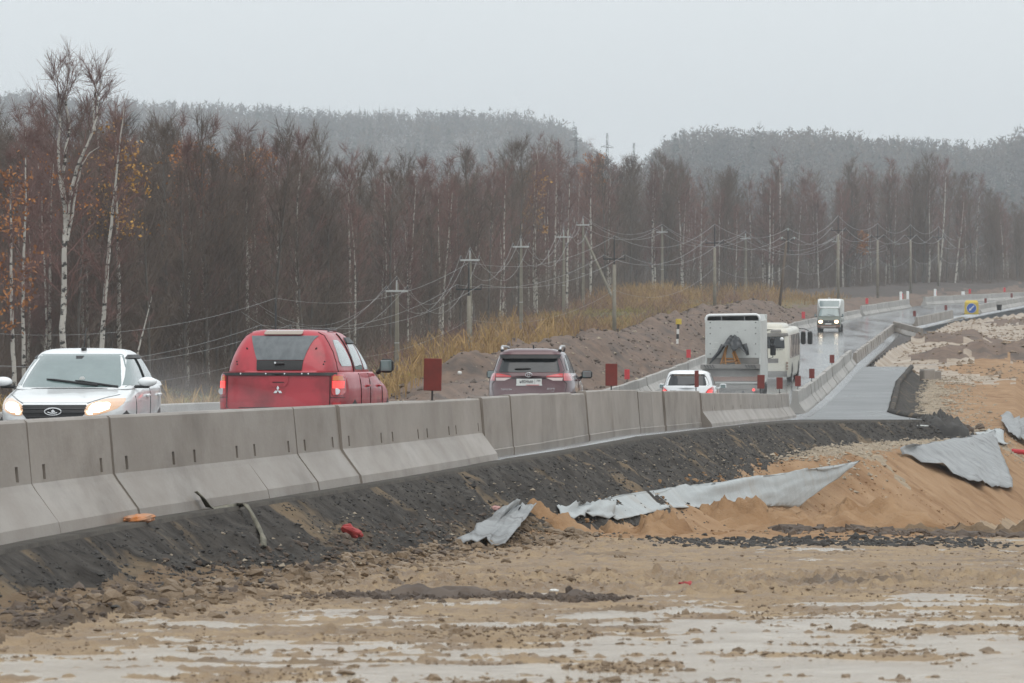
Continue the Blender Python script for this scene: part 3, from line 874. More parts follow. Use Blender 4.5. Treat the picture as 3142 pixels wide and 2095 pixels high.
# ------------------------------------------------ red pickup with hard top, seen from behind
def red_pickup():
    r = empty('pickup_truck')
    tag(r, 'dirty red pickup with a red hard top and lit tail lamps', 'pickup truck', 'traffic on the road')
    # load bed and cab up to the belt line
    A = Body([(.36, .80, .10, 4.75), (.45, .86, .03, 4.90), (.62, .89, .0, 4.96), (.80, .90, .0, 4.95), (.93, .90, .02, 4.86), (1.02, .895, .025, 4.55), (1.10, .885, .03, 4.05), (1.17, .87, .035, 3.72), (1.215, .845, .05, 3.60)], nr=9, nf=4)
    A.shell('body', 'paint_red', r, top=.0)
    K = Body([(1.19, .80, .10, 3.62), (1.30, .782, .14, 3.45), (1.42, .745, .20, 3.22), (1.54, .695, .27, 2.98), (1.64, .64, .34, 2.76), (1.71, .59, .41, 2.55), (1.755, .545, .47, 2.38), (1.785, .47, .53, 2.2), (1.80, .36, .62, 2.0)], nr=7, nf=4)
    K.shell('canopy', 'paint_red', r, top=.008)
    # rear window with black lock panel below
    gl = K.patch('rear_window', 'glass_wet_sky', r, 'rear', [(1.385, -.325, .325), (1.5, -.37, .36), (1.6, -.405, .40), (1.66, -.425, .435), (1.70, -.44, .47), (1.718, -.445, .49)], off=.012)
    K.patch('lock_panel', 'black_plastic', r, 'rear', [(1.245, -.315, .31), (1.38, -.325, .322)], off=.014)
    h = MB().bevbox((0, 0, 0), (.14, .03, .03), .01).build('handle', MATS['steel_dark'], r, loc=K.rear(.0, 1.335, .03))
    MB().cyl((-.055, -.035, .01), (-.055, .01, .01), .014, n=10).build('lock', MATS['chrome'], h)
    K.patch('brake_light_spoiler', 'lamp_smoke', r, 'rear', [(1.735, -.255, .255), (1.75, -.27, .27), (1.785, -.26, .26), (1.795, -.24, .24)], off=.05, skirt=.07)
    A.patch('seal_strip', 'black_plastic', r, 'rear', [(1.17, -.80, .80), (1.213, -.79, .79)], off=.02, n=20)
    for x in (-.52, -.17, .09, .33, .42):
        MB().cyl((0, -.006, 0), (0, .01, 0), .011, n=8).build('rivet', MATS['chrome'], r, loc=A.rear(x, 1.197, .022))
    for sg in (-1, 1):
        K.seam('door_gap', r, 'rear', [(sg * .765, 1.22), (sg * .735, 1.35), (sg * .68, 1.5), (sg * .615, 1.62), (sg * .545, 1.72), (sg * .46, 1.765)], w=.014)
        for x, z in ((.485, 1.545), (.61, 1.36), (.60, 1.325), (.478, 1.535)):
            MB().cyl((0, -.004, 0), (0, .02, 0), .011, n=8).build('bolt', MATS['print_black'], r, loc=K.rear(sg * x, z, .004))
        # tail lamps
        lo, hi = .735, .875
        e = lambda a, b: (min(sg * a, sg * b), max(sg * a, sg * b))
        A.patch('tail_lamp', 'lamp_red', r, 'rear', [(.905, *e(lo + .02, hi - .02)), (.94, *e(lo, hi)), (1.16, *e(lo + .005, hi - .01)), (1.185, *e(lo + .03, hi - .03))], off=.014, n=8)
        A.patch('indicator_lens', 'lamp_amber', r, 'rear', [(1.105, *e(lo + .012, hi - .012)), (1.165, *e(lo + .02, hi - .03))], off=.02, n=6)
        A.patch('brake_lens', 'lamp_red_lit', r, 'rear', [(1.0, *e(lo + .012, hi - .012)), (1.095, *e(lo + .012, hi - .012))], off=.02, n=6)
        c = A.rear(sg * .80, .955, .028)
        MB().cyl((0, -.008, 0), (0, .02, 0), .044, n=16).build('reversing_lens', MATS['chrome'], r, loc=c)
        A.patch('bumper_reflector', 'red_bright', r, 'rear', [(.72, *e(.75, .84)), (.80, *e(.75, .84))], off=.012, n=4)
        A.seam('bumper_gap', r, 'rear', [(sg * .72, .875), (sg * .80, .872), (sg * .87, .868)], w=.01)
        A.seam('tailgate_gap', r, 'rear', [(sg * .715, 1.165), (sg * .715, .74)], w=.014)
        # sides: hard-top window, rear door and front door glass
        K.patch('canopy_window', 'glass_pale', r, sg, [(1.30, .62, 1.34), (1.36, .56, 1.36), (1.5, .62, 1.30), (1.6, .68, 1.2), (1.66, .76, 1.08)], off=.008)
        K.patch('rear_door_window', 'glass_pale', r, sg, [(1.25, 1.60, 2.22), (1.45, 1.58, 2.20), (1.6, 1.66, 2.16), (1.66, 1.74, 2.1)], off=.008)
        K.patch('front_door_window', 'glass_pale', r, sg, [(1.25, 2.32, 3.22), (1.4, 2.30, 2.98), (1.55, 2.28, 2.70), (1.65, 2.26, 2.45)], off=.008)
        K.patch('rain_deflector', 'black_plastic', r, sg, [(1.62, 1.62, 2.55), (1.665, 1.68, 2.5), (1.70, 1.76, 2.36)], off=.03, skirt=.04)
        K.seam('cab_gap', r, sg, [(1.47, 1.22), (1.46, 1.45), (1.44, 1.62), (1.42, 1.75)], w=.03)
        A.seam('bed_gap', r, sg, [(1.50, 1.2), (1.50, .55)], w=.014)
        A.seam('door_gap', r, sg, [(2.27, 1.2), (2.27, .5)], w=.012)
        A.seam('wing_gap', r, sg, [(3.30, 1.12), (3.28, .5)], w=.012)
        for y in (2.08, 3.02):
            MB().bevbox((0, 0, 0), (.035, .17, .035), .012).build('door_handle', MATS['chrome' if y > 3.5 else 'paint_red'], r, loc=A.side(y, 1.02, sg, .02))
        arch(A, r, .98, sg, .44, zc=.40); arch(A, r, 3.92, sg, .44, zc=.40)
        mirror(r, sg * .99, 3.12, 1.30, .20, .20, 'black_plastic', arm=.05)
        wheel(r, sg * .875, .98, .37, .24); wheel(r, sg * .875, 3.92, .37, .24)
        rail = [K.side(1.2 + 1.1 * t, 1.77, sg, -.02) + Vector((0, 0, .03)) for t in (0, .33, .66, 1)]
        MB().tube([rail[0] - Vector((0, .04, .03))] + rail + [rail[-1] + Vector((0, .04, -.03))], .014, 6).build('roof_rail', MATS['steel_dark'], r)
    # tailgate pull recess and emblem
    A.patch('handle_recess', 'paint_red', r, 'rear', [(1.02, -.09, .10), (1.06, -.125, .135), (1.16, -.14, .15)], off=.012, n=8)
    A.patch('pull_handle', 'black_plastic', r, 'rear', [(1.075, -.075, .085), (1.085, -.075, .085)], off=.02, n=4, sub=1)
    em = MB()
    for a in (90, 210, 330):
        d = Vector((math.cos(math.radians(a)), 0, math.sin(math.radians(a))))
        q = Vector((-d.z, 0, d.x))
        pts = [Vector((0, 0, 0)), d * .034 + q * .0195, d * .068, d * .034 - q * .0195]
        em.prism([(p.x, p.z) for p in pts], .012)
    em.build('emblem', MATS['chrome'], r, loc=A.rear(0, .965, .016))
    A.patch('rear_bumper', 'dirty_grey', r, 'rear', [(.44, -.70, .70), (.60, -.72, .72), (.715, -.71, .71)], off=.03, n=16, skirt=.05)
    A.patch('step_pad', 'black_plastic', r, 'rear', [(.66, -.28, .28), (.72, -.28, .28)], off=.036, n=6)
    nb = MB().bevbox((0, 0, 0), (.52, .012, .112), .003).build('number_plate', MATS['plate_white'], r, loc=A.rear(0, .56, .045))
    A.seam('bumper_line', r, 'rear', [(-.72, .735), (.72, .735)], w=.012)
    return r, A

# ------------------------------------------------ white sedan, coming towards us
def white_sedan():
    r = empty('sedan')
    tag(r, 'white sedan driving towards the camera with its headlights on', 'car', 'traffic on the road')
    B = Body([(.20, .70, .35, 4.05), (.28, .78, .16, 4.16), (.42, .82, .06, 4.22), (.55, .835, .02, 4.25), (.66, .845, .0, 4.235), (.74, .845, .0, 4.19), (.79, .845, .01, 4.10), (.835, .843, .02, 3.92), (.875, .84, .03, 3.68), (.91, .838, .04, 3.42), (.945, .832, .06, 3.18), (.97, .82, .10, 3.06), (.975, .805, .08, 1.5), (1.03, .775, .10, 1.3), (1.065, .72, .16, 1.2), (1.08, .6, .3, 1.1)], nr=5, nf=3.6)
    B.shell('body', 'paint_white', r, top=.0, sub=3)
    K = Body([(.945, .80, .26, 3.12), (.985, .788, .32, 3.02), (1.05, .765, .42, 2.90), (1.15, .73, .55, 2.72), (1.25, .69, .70, 2.53), (1.34, .645, .85, 2.36), (1.40, .612, .98, 2.23), (1.44, .58, 1.1, 2.11), (1.47, .535, 1.24, 1.98), (1.49, .46, 1.42, 1.84), (1.50, .33, 1.52, 1.74)], nr=5, nf=5)
    K.shell('cabin', 'paint_white', r, top=.006, sub=3)
    K.patch('windscreen', 'glass_pale', r, 'front', [(.975, -.70, .70), (1.0, -.72, .72), (1.05, -.705, .705), (1.2, -.65, .65), (1.34, -.588, .588), (1.41, -.55, .55), (1.425, -.52, .52)], off=.008, n=16)
    for x0, x1, z in ((-.33, .36, 0), (.05, .62, -.0)):
        pts = [K.front(x0 + (x1 - x0) * t, 1.085 - .085 * t + (.0 if x0 < 0 else -.02), .03) for t in np.linspace(0, 1, 8)]
        pts = [Vector((-p.x, p.y, p.z)) for p in pts]
        MB().tube(pts, [.008] + [.017] * 6 + [.02], 6).build('wiper', MATS['black_plastic'], r)
    K.patch('rear_view_mirror', 'black_plastic', r, 'front', [(1.36, -.04, .04), (1.40, -.055, .055)], off=.012, n=4, sub=2)
    MB().cyl((0, 0, 0), (0, .012, 0), .036, n=14).build('windscreen_sticker', MATS['plate_white'], r, loc=K.front(-.13, 1.085, .008))
    B.patch('cowl', 'black_plastic', r, 'front', [(.955, -.69, .69), (.972, -.68, .68)], off=.012, n=14, sub=2)
    # grille, emblem, lamps
    B.patch('grille', 'black_plastic', r, 'front', [(.545, -.28, .28), (.57, -.34, .34), (.64, -.40, .40), (.72, -.425, .425), (.755, -.40, .40)], off=.012, n=14)
    for z, w in ((.60, .36), (.655, .40), (.705, .41)):
        B.patch('grille_bar', 'steel_dark', r, 'front', [(z - .006, -w, w), (z + .006, -w, w)], off=.022, n=12, sub=1)
    e0 = B.front(0, .665, .024)
    ring = [Vector((.105 * math.cos(t), 0, .046 * math.sin(t))) for t in np.linspace(0, 2 * PI, 25)]
    em = MB().tube(ring, .009, 6, cap=False)
    em.tube([(-.055, 0, -.014), (-.02, .004, -.022), (.03, .004, -.02), (.066, 0, -.006)], .009, 5)
    em.prism([(-.035, -.006), (.012, -.012), (.022, .008), (.004, .026), (-.006, .028)], .008)
    em.build('emblem', MATS['chrome'], r, loc=e0)
    MB().ball((0, -.012, 0), 1, 16, 8, (.1, .012, .043)).build('emblem_field', MATS['print_black'], r, loc=e0, smooth=True)
    for sg in (-1, 1):
        e = lambda a, b: (min(sg * a, sg * b), max(sg * a, sg * b))
        hl = B.patch('headlight', 'lamp_warm', r, 'front', [(.615, *e(.415, .52)), (.65, *e(.39, .64)), (.70, *e(.395, .735)), (.755, *e(.42, .775)), (.80, *e(.50, .785)), (.835, *e(.61, .775))], off=.012, n=12)
        B.patch('main_beam', 'lamp_on', r, 'front', [(.655, *e(.47, .56)), (.70, *e(.44, .66)), (.76, *e(.47, .67)), (.785, *e(.53, .64))], off=.02, n=8)
        B.patch('running_light', 'lamp_on', r, 'front', [(.63, *e(.44, .49)), (.67, *e(.415, .47))], off=.022, n=5)
        MB().bevbox((0, 0, 0), (.22, .06, .09), .02).build('fog_lamp_bezel', MATS['black_plastic'], r, loc=B.front(sg * .56, .40, -.01))
        B.seam('bonnet_gap', r, 'front', [(sg * .41, .772), (sg * .60, .85), (sg * .70, .88)], w=.01)
        # side glass and details
        K.patch('front_door_window', 'glass_pale', r, sg, [(1.0, 1.78, 2.86), (1.1, 1.78, 2.66), (1.25, 1.77, 2.38), (1.36, 1.76, 2.15), (1.39, 1.76, 2.05)], off=.006)
        K.patch('rear_door_window', 'glass_pale', r, sg, [(1.0, .75, 1.68), (1.15, .86, 1.69), (1.3, 1.04, 1.70), (1.38, 1.2, 1.70)], off=.006)
        K.patch('rain_deflector', 'black_plastic', r, sg, [(1.365, 1.1, 2.18), (1.39, 1.14, 2.1), (1.415, 1.22, 2.0)], off=.024, skirt=.03)
        K.seam('door_pillar', r, sg, [(1.73, .98), (1.725, 1.4)], w=.05)
        B.seam('door_gap', r, sg, [(1.72, .95), (1.74, .35)], w=.01)
        B.seam('wing_gap', r, sg, [(2.86, .95), (2.84, .35)], w=.01)
        for y in (1.0, 2.0):
            MB().bevbox((0, 0, 0), (.04, .19, .04), .014).build('door_handle', MATS['paint_white'], r, loc=B.side(y, .855, sg, .02))
        arch(B, r, 3.42, sg, .36, zc=.31); arch(B, r, .85, sg, .36, zc=.31)
        wheel(r, sg * .825, 3.42, .30, .19); wheel(r, sg * .825, .85, .30, .19)
        mo = MB()
        mo.ball((sg * .945, 2.63, 1.045), 1.0, 16, 12, (.125, .085, .068))
        mo.build('side_mirror', MATS['paint_white'], r, smooth=True)
        MB().bevbox((sg * .875, 2.63, .978), (.2, .1, .04), .016).build('mirror_base', MATS['black_plastic'], r)
    hf = B.patch('bonnet_panel', 'paint_white', r, 'front', [(.782, -.40, .40), (.80, -.46, .46), (.85, -.58, .58), (.90, -.66, .66), (.945, -.66, .66)], off=.008, n=14)
    ant = MB().ball((0, 1.96, 1.49), 1.0, 10, 6, (.04, .06, .03))
    ant.tube([(0, 1.95, 1.5), (0.012, 1.8, 1.66), (.02, 1.66, 1.78)], [.010, .009, .007], 5)
    ant.build('aerial', MATS['black_plastic'], r, smooth=True)
    o = MB().bevbox((0, 0, 0), (.52, .012, .112), .003).build('number_plate', MATS['plate_white'], r, loc=B.front(0, .44, .02))
    B.patch('air_intake', 'black_plastic', r, 'front', [(.30, -.42, .42), (.37, -.45, .45)], off=.01, n=10)
    return r, B

# ------------------------------------------------ maroon crossover, seen from behind
def maroon_crossover():
    r = empty('crossover_car')
    tag(r, 'dark maroon crossover seen from behind with white number plate', 'car', 'traffic on the road')
    B = Body([(.30, .80, .18, 4.40), (.40, .88, .06, 4.52), (.55, .915, .0, 4.57), (.70, .922, .02, 4.56), (.82, .92, .05, 4.48), (.92, .91, .08, 4.3), (1.0, .895, .10, 3.95), (1.08, .865, .12, 3.5), (1.14, .83, .15, 3.3)], nr=5, nf=4)
    B.shell('body', 'paint_maroon', r, top=0, sub=3)
    K = Body([(1.08, .815, .14, 3.45), (1.18, .795, .19, 3.25), (1.28, .765, .25, 3.02), (1.38, .73, .31, 2.8), (1.47, .695, .36, 2.58), (1.54, .665, .40, 2.4), (1.585, .63, .44, 2.26), (1.62, .575, .50, 2.12), (1.645, .48, .58, 1.98), (1.657, .34, .72, 1.85)], nr=6, nf=4)
    K.shell('cabin', 'paint_maroon', r, top=.004, sub=3)
    K.patch('rear_window', 'glass_dark', r, 'rear', [(1.16, -.70, .70), (1.2, -.725, .725), (1.3, -.69, .69), (1.42, -.645, .645), (1.46, -.625, .625)], off=.008, n=14)
    K.patch('roof_spoiler', 'black_plastic', r, 'rear', [(1.445, -.59, .59), (1.47, -.625, .625), (1.53, -.64, .64)], off=.10, n=14, skirt=.12)
    K.patch('spoiler_top', 'paint_maroon', r, 'rear', [(1.528, -.645, .645), (1.56, -.63, .63), (1.585, -.60, .60)], off=.11, n=14, skirt=.16)
    pw = [K.rear(-.30 + .33 * t, 1.225 + .01 * t, .02) for t in np.linspace(0, 1, 6)]
    MB().tube(pw, [.012, .02, .022, .022, .02, .014], 6).build('rear_wiper', MATS['black_plastic'], r)
    B.patch('garnish', 'paint_maroon', r, 'rear', [(1.05, -.36, .36), (1.07, -.37, .37), (1.125, -.34, .34)], off=.03, n=10, skirt=.05)
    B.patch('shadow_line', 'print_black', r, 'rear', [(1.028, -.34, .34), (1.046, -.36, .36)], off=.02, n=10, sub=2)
    em = MB()
    for w, h, c in ((.068, .046, 0), (.024, .043, .0), (.044, .017, .022)):
        em.tube([Vector((w * math.cos(t), 0, c + h * math.sin(t))) for t in np.linspace(0, 2 * PI, 29)], .0065, 6, cap=False)
    em.build('emblem', MATS['chrome'], r, loc=B.rear(0, 1.105, .05))
    for sg in (-1, 1):
        e = lambda a, b: (min(sg * a, sg * b), max(sg * a, sg * b))
        B.patch('tail_lamp', 'lamp_pink', r, 'rear', [(.985, *e(.72, .86)), (1.03, *e(.715, .875)), (1.10, *e(.71, .865)), (1.14, *e(.72, .80))], off=.014, n=8)
        B.patch('gate_lamp', 'lamp_red', r, 'rear', [(1.055, *e(.33, .70)), (1.075, *e(.34, .70)), (1.12, *e(.56, .70)), (1.135, *e(.65, .70))], off=.018, n=10)
        B.patch('gate_lamp_lens', 'lamp_pink', r, 'rear', [(1.066, *e(.38, .69)), (1.082, *e(.44, .69)), (1.105, *e(.6, .69))], off=.023, n=8)
        B.patch('lamp_underside', 'lamp_clear', r, 'rear', [(.985, *e(.50, .69)), (1.045, *e(.36, .70))], off=.012, n=8)
        K.patch('rear_door_window', 'glass_dark', r, sg, [(1.16, .95, 1.85), (1.3, .98, 1.84), (1.44, 1.05, 1.82), (1.52, 1.15, 1.8)], off=.008)
        K.patch('front_door_window', 'glass_dark', r, sg, [(1.16, 1.95, 3.05), (1.3, 1.94, 2.75), (1.44, 1.92, 2.42), (1.52, 1.9, 2.2)], off=.008)
        K.patch('quarter_window', 'glass_dark', r, sg, [(1.2, .55, .86), (1.32, .58, .89), (1.45, .68, .95)], off=.008)
        rail = [(sg * .60, .72, 1.60), (sg * .615, .80, 1.685), (sg * .62, 1.0, 1.705), (sg * .62, 1.8, 1.71), (sg * .60, 2.15, 1.69), (sg * .58, 2.25, 1.62)]
        MB().tube(rail, [.03, .032, .026, .024, .026, .03], 8).build('roof_rail', MATS['silver'], r, smooth=True)
        MB().bevbox((sg * .605, .735, 1.615), (.075, .12, .05), .012).build('rail_foot', MATS['black_plastic'], r)
        mirror(r, sg * 1.02, 2.95, 1.12, .23, .17, 'black_plastic', arm=.06)
        arch(B, r, .95, sg, .42, zc=.36); arch(B, r, 3.6, sg, .42, zc=.36)
        wheel(r, sg * .90, .95, .36, .22); wheel(r, sg * .90, 3.6, .36, .22)
        B.seam('door_gap', r, sg, [(1.9, 1.1), (1.92, .45)], w=.01)
        for y in (1.35, 2.3): MB().bevbox((0, 0, 0), (.04, .2, .04), .014).build('door_handle', MATS['paint_maroon'], r, loc=B.side(y, 1.0, sg, .02))
        B.seam('tailgate_gap', r, 'rear', [(sg * .70, 1.14), (sg * .71, .98), (sg * .78, .92), (sg * .74, .66)], w=.01)
    np_ = number_plate(r, B, 'н804ме', B.rear(.01, .965, .03), region='799', strip=True)
    text('TOYOTA', .05, MATS['chrome'], r, B.rear(-.46, .80, .012), name='badge', sx=1.1)
    text('RAV4', .055, MATS['chrome'], r, B.rear(.46, .815, .012), name='badge', shear=.2, sx=1.15)
    text('4WD', .026, MATS['chrome'], r, B.rear(.5, .765, .012), name='badge', shear=.2)
    fin = MB().prism([(-.07, 0), (.07, 0), (.03, .03), (-.045, .075), (-.06, .07)], .03, Matrix.Rotation(PI / 2, 4, 'Z'))
    fin.build('shark_fin_aerial', MATS['black_plastic'], r, loc=(.05, .95, 1.655))
    B.patch('rear_bumper', 'black_plastic', r, 'rear', [(.36, -.66, .66), (.52, -.72, .72), (.58, -.70, .70)], off=.015, n=14)
    return r, B

# ------------------------------------------------ small white hatchback, seen from behind
def white_hatchback():
    r = empty('hatchback')
    tag(r, 'small white hatchback seen from behind with brake lamps lit', 'car', 'traffic on the road')
    B = Body([(.24, .74, .14, 3.95), (.40, .82, .04, 4.06), (.58, .845, .0, 4.08), (.75, .845, .02, 4.02), (.90, .84, .05, 3.8), (1.0, .82, .07, 3.45), (1.07, .79, .09, 3.2)], nr=4.5, nf=3.6)
    B.shell('body', 'paint_white', r, top=0, sub=3)
    K = Body([(1.0, .77, .08, 3.35), (1.1, .755, .12, 3.1), (1.2, .725, .17, 2.86), (1.3, .69, .22, 2.62), (1.4, .65, .28, 2.36), (1.46, .615, .33, 2.18), (1.505, .56, .39, 2.0), (1.535, .46, .48, 1.85), (1.548, .32, .6, 1.75)], nr=4.5, nf=4)
    K.shell('cabin', 'paint_white', r, top=.004, sub=3)
    K.patch('rear_window', 'glass_dark', r, 'rear', [(1.065, -.62, .62), (1.10, -.67, .67), (1.2, -.645, .645), (1.32, -.59, .59), (1.40, -.535, .535), (1.425, -.47, .47)], off=.008, n=14)
    K.patch('roof_spoiler', 'paint_white', r, 'rear', [(1.425, -.50, .50), (1.45, -.55, .55), (1.48, -.53, .53)], off=.08, n=12, skirt=.12)
    K.patch('brake_light', 'lamp_smoke', r, 'rear', [(1.375, -.42, .42), (1.41, -.40, .40)], off=.013, n=8, sub=2)
    for sg in (-1, 1):
        e = lambda a, b: (min(sg * a, sg * b), max(sg * a, sg * b))
        B.patch('tail_lamp', 'lamp_red', r, 'rear', [(.82, *e(.57, .79)), (.88, *e(.575, .80)), (.96, *e(.64, .80)), (1.02, *e(.72, .785)), (1.045, *e(.75, .775))], off=.014, n=8)
        B.patch('brake_lens', 'lamp_red_lit', r, 'rear', [(.855, *e(.62, .75)), (.94, *e(.67, .76))], off=.02, n=6)
        K.patch('rear_door_window', 'glass_dark', r, sg, [(1.08, .8, 1.7), (1.3, .88, 1.68), (1.42, 1.0, 1.66)], off=.008)
        K.patch('front_door_window', 'glass_dark', r, sg, [(1.08, 1.8, 2.95), (1.3, 1.78, 2.5), (1.42, 1.76, 2.1)], off=.008)
        mirror(r, sg * .95, 2.72, 1.06, .2, .15, 'paint_white', arm=.06)
        arch(B, r, .72, sg, .36, zc=.31); arch(B, r, 3.3, sg, .36, zc=.31)
        wheel(r, sg * .83, .72, .30, .19); wheel(r, sg * .83, 3.3, .30, .19)
        B.seam('door_gap', r, sg, [(1.75, 1.0), (1.77, .4)], w=.01)
    B.seam('tailgate_gap', r, 'rear', [(-.57, .80), (.57, .80)], w=.01)
    MB().bevbox((0, 0, 0), (.52, .012, .112), .003).build('number_plate', MATS['plate_white'], r, loc=B.rear(0, .66, .02))
    an = MB().tube([(0, .62, 1.545), (0, .58, 1.78)], [.008, .005], 5)
    an.build('aerial', MATS['black_plastic'], r)
    pw = [K.rear(-.02 + .3 * t, 1.09 + .03 * t, .02) for t in np.linspace(0, 1, 5)]
    MB().tube(pw, .012, 5).build('rear_wiper', MATS['black_plastic'], r)
    return r, B

# ------------------------------------------------ box truck
def box_truck():
    r = empty('box_truck')
    tag(r, 'dirty white box truck seen from behind with a red lamp', 'truck', 'traffic on the road')
    W, H, z0 = 2.44, 3.78, 1.12
    b = MB()
    # side walls, front wall, floor; the rear header is open
    for sg in (-1, 1):
        b.bevbox((sg * (W / 2 - .03), 3.6, (z0 + 3.52) / 2), (.06, 7.2, 3.52 - z0), .01)
    b.bevbox((0, 7.17, (z0 + H) / 2), (W, .06, H - z0), .01)
    b.bevbox((0, 3.6, z0 - .04), (W, 7.2, .1), .01)
    b.build('box_wall', MATS['panel_white'], r)
    fr = []
    w2 = W / 2 - .035
    outline = [(-w2, 3.42), (-w2, H - .16), (-w2 + .05, H - .06), (-w2 + .15, H - .02), (w2 - .15, H + .01), (w2 - .05, H - .05), (w2, H - .16), (w2, 3.42)]
    MB().tube([(x, .04, z) for x, z in outline], .062, 8).build('roof_hoop', MATS['white_paint'], r, smooth=True)
    rf = MB()
    rf.add([(-w2 + .08, .1, H - .03), (w2 - .08, .1, H - .02), (w2 - .08, 7.2, H - .03), (-w2 + .08, 7.2, H - .03), (-w2, .1, 3.45), (w2, .1, 3.45), (w2, 7.2, 3.45), (-w2, 7.2, 3.45)],
           [(0, 1, 2, 3), (4, 0, 3, 7), (1, 5, 6, 2)])
    rf.build('canvas_roof', MATS['panel_white'], r)
    for x in (-.52, .5): MB().box((x, .3, H - .16), (.035, .03, .36)).build('roof_bow', MATS['silver'], r)
    MB().bevbox((0, 0.02, (1.88 + 3.52) / 2), (W - .14, .05, 3.52 - 1.88), .008).build('rear_panel', MATS['panel_white'], r)
    MB().bevbox((0, 0.025, 1.74), (W - .16, .05, .27), .008).build('lower_panel', MATS['dirty_grey'], r)
    for sg in (-1, 1):
        MB().bevbox((sg * (W / 2 - .035), 0.0, 2.55), (.075, .07, 2.0), .012).build('corner_post', MATS['panel_white'], r)
        for z in (3.44, 3.2, 2.95, 2.5, 2.05):
            MB().bevbox((sg * 1.0, -.012, z), (.05, .03, .04), .006).build('latch', MATS['steel_dark'], r)
    for x, z, a in ((-.8, 2.28, .12), (-.66, 2.2, -.35), (-.72, 2.55, .1), (1.0, 2.5, .1), (-.55, 3.2, .05), (.2, 3.02, .2), (.55, 3.1, 0)):
        MB().box((x, -.008, z), (.22 if z < 2.6 else .06, .006, .018), Matrix.Rotation(a, 3, 'Y')).build('scuff', MATS['steel_dark' if z > 2.6 else 'plate_white'], r)
    # tail lift platform edge with chevrons, chassis, under-run bar, mud flaps
    lift = MB().bevbox((-.1, -.22, 1.5), (2.62, .5, .2), .015).build('tail_lift', MATS['dirty_grey'], r)
    for x in (-1.2, -1.08, -.96, -.84, .62, .74, .86, .98):
        MB().box((x, -.474, 1.5), (.05, .006, .17), Matrix.Rotation(-.6, 3, 'Y')).build('chevron', MATS['steel_dark'], lift)
    MB().bevbox((-.1, -.1, 1.05), (2.5, .12, .66), .02).build('rear_frame', MATS['dirty_grey'], r)
    MB().bevbox((0, -.14, .95), (2.3, .1, .2), .01).build('striped_bar', MATS['stripe_rust'], r)
    MB().bevbox((0, -.145, .78), (2.3, .1, .07), .01).build('pale_bar', MATS['panel_white'], r)
    MB().bevbox((0, -.1, .57), (2.35, .08, .28), .015).build('under_run_bar', MATS['dirty_grey'], r)
    for sg in (-1, 1):
        fl = MB().bevbox((sg * .72, .5, .42), (.85, .02, .5), .006).build('mud_flap', MATS['dirty_grey'], r)
    fl = MB().bevbox((-.02, -.13, .38), (1.9, .02, .26), .006).build('mud_flap', MATS['dirty_grey'], r)
    text('SCHMITZ', .17, MATS['steel_dark'], fl, (-.25, -.148, .37), sx=1.05, extrude=.003)
    MB().prism([(.36, .32), (.54, .32), (.45, .46)], .004).build('emblem', MATS['steel_dark'], fl).location = (0, -.146, 0)
    for x, m in ((.92, 'lamp_red_lit'), (-.95, 'lamp_red')):
        MB().cyl((x, -.17, .47), (x, -.1, .47), .062, n=14).build('tail_lamp', MATS[m], r)
    for sg in (-1, 1):
        for y in (1.2, 2.4, 7.9):
            wheel(r, sg * 1.18, y, .48, .3, rim='dirty_grey')
    # cab and mirrors
    Cb = Body([(.55, 1.18, 7.35, 9.2), (1.2, 1.2, 7.35, 9.3), (1.9, 1.2, 7.35, 9.25), (2.6, 1.15, 7.4, 9.05), (2.95, 1.05, 7.5, 8.9)], nr=8, nf=6)
    Cb.shell('cab', 'panel_white', r)
    Cb.patch('windscreen', 'glass_dark', r, 'front', [(1.75, -1.05, 1.05), (2.6, -1.0, 1.0)], off=.01)
    for sg in (-1, 1):
        Cb.patch('cab_window', 'glass_dark', r, sg, [(1.75, 8.1, 9.0), (2.5, 8.1, 8.85)], off=.01)
        ms = MB().tube([(sg * 1.15, 8.9, 2.72), (sg * 1.42, 8.85, 2.68), (sg * 1.42, 8.85, 1.78), (sg * 1.15, 8.9, 1.7)], .02, 6).build('mirror_arm', MATS['black_plastic'], r)
        MB().bevbox((sg * 1.43, 8.8, 2.12), (.26, .1, .5), .04).build('mirror_housing', MATS['black_plastic'], r)
        MB().bevbox((sg * 1.40, 8.8, 2.56), (.2, .1, .27), .04).build('mirror_housing', MATS['black_plastic'], r)
    return r

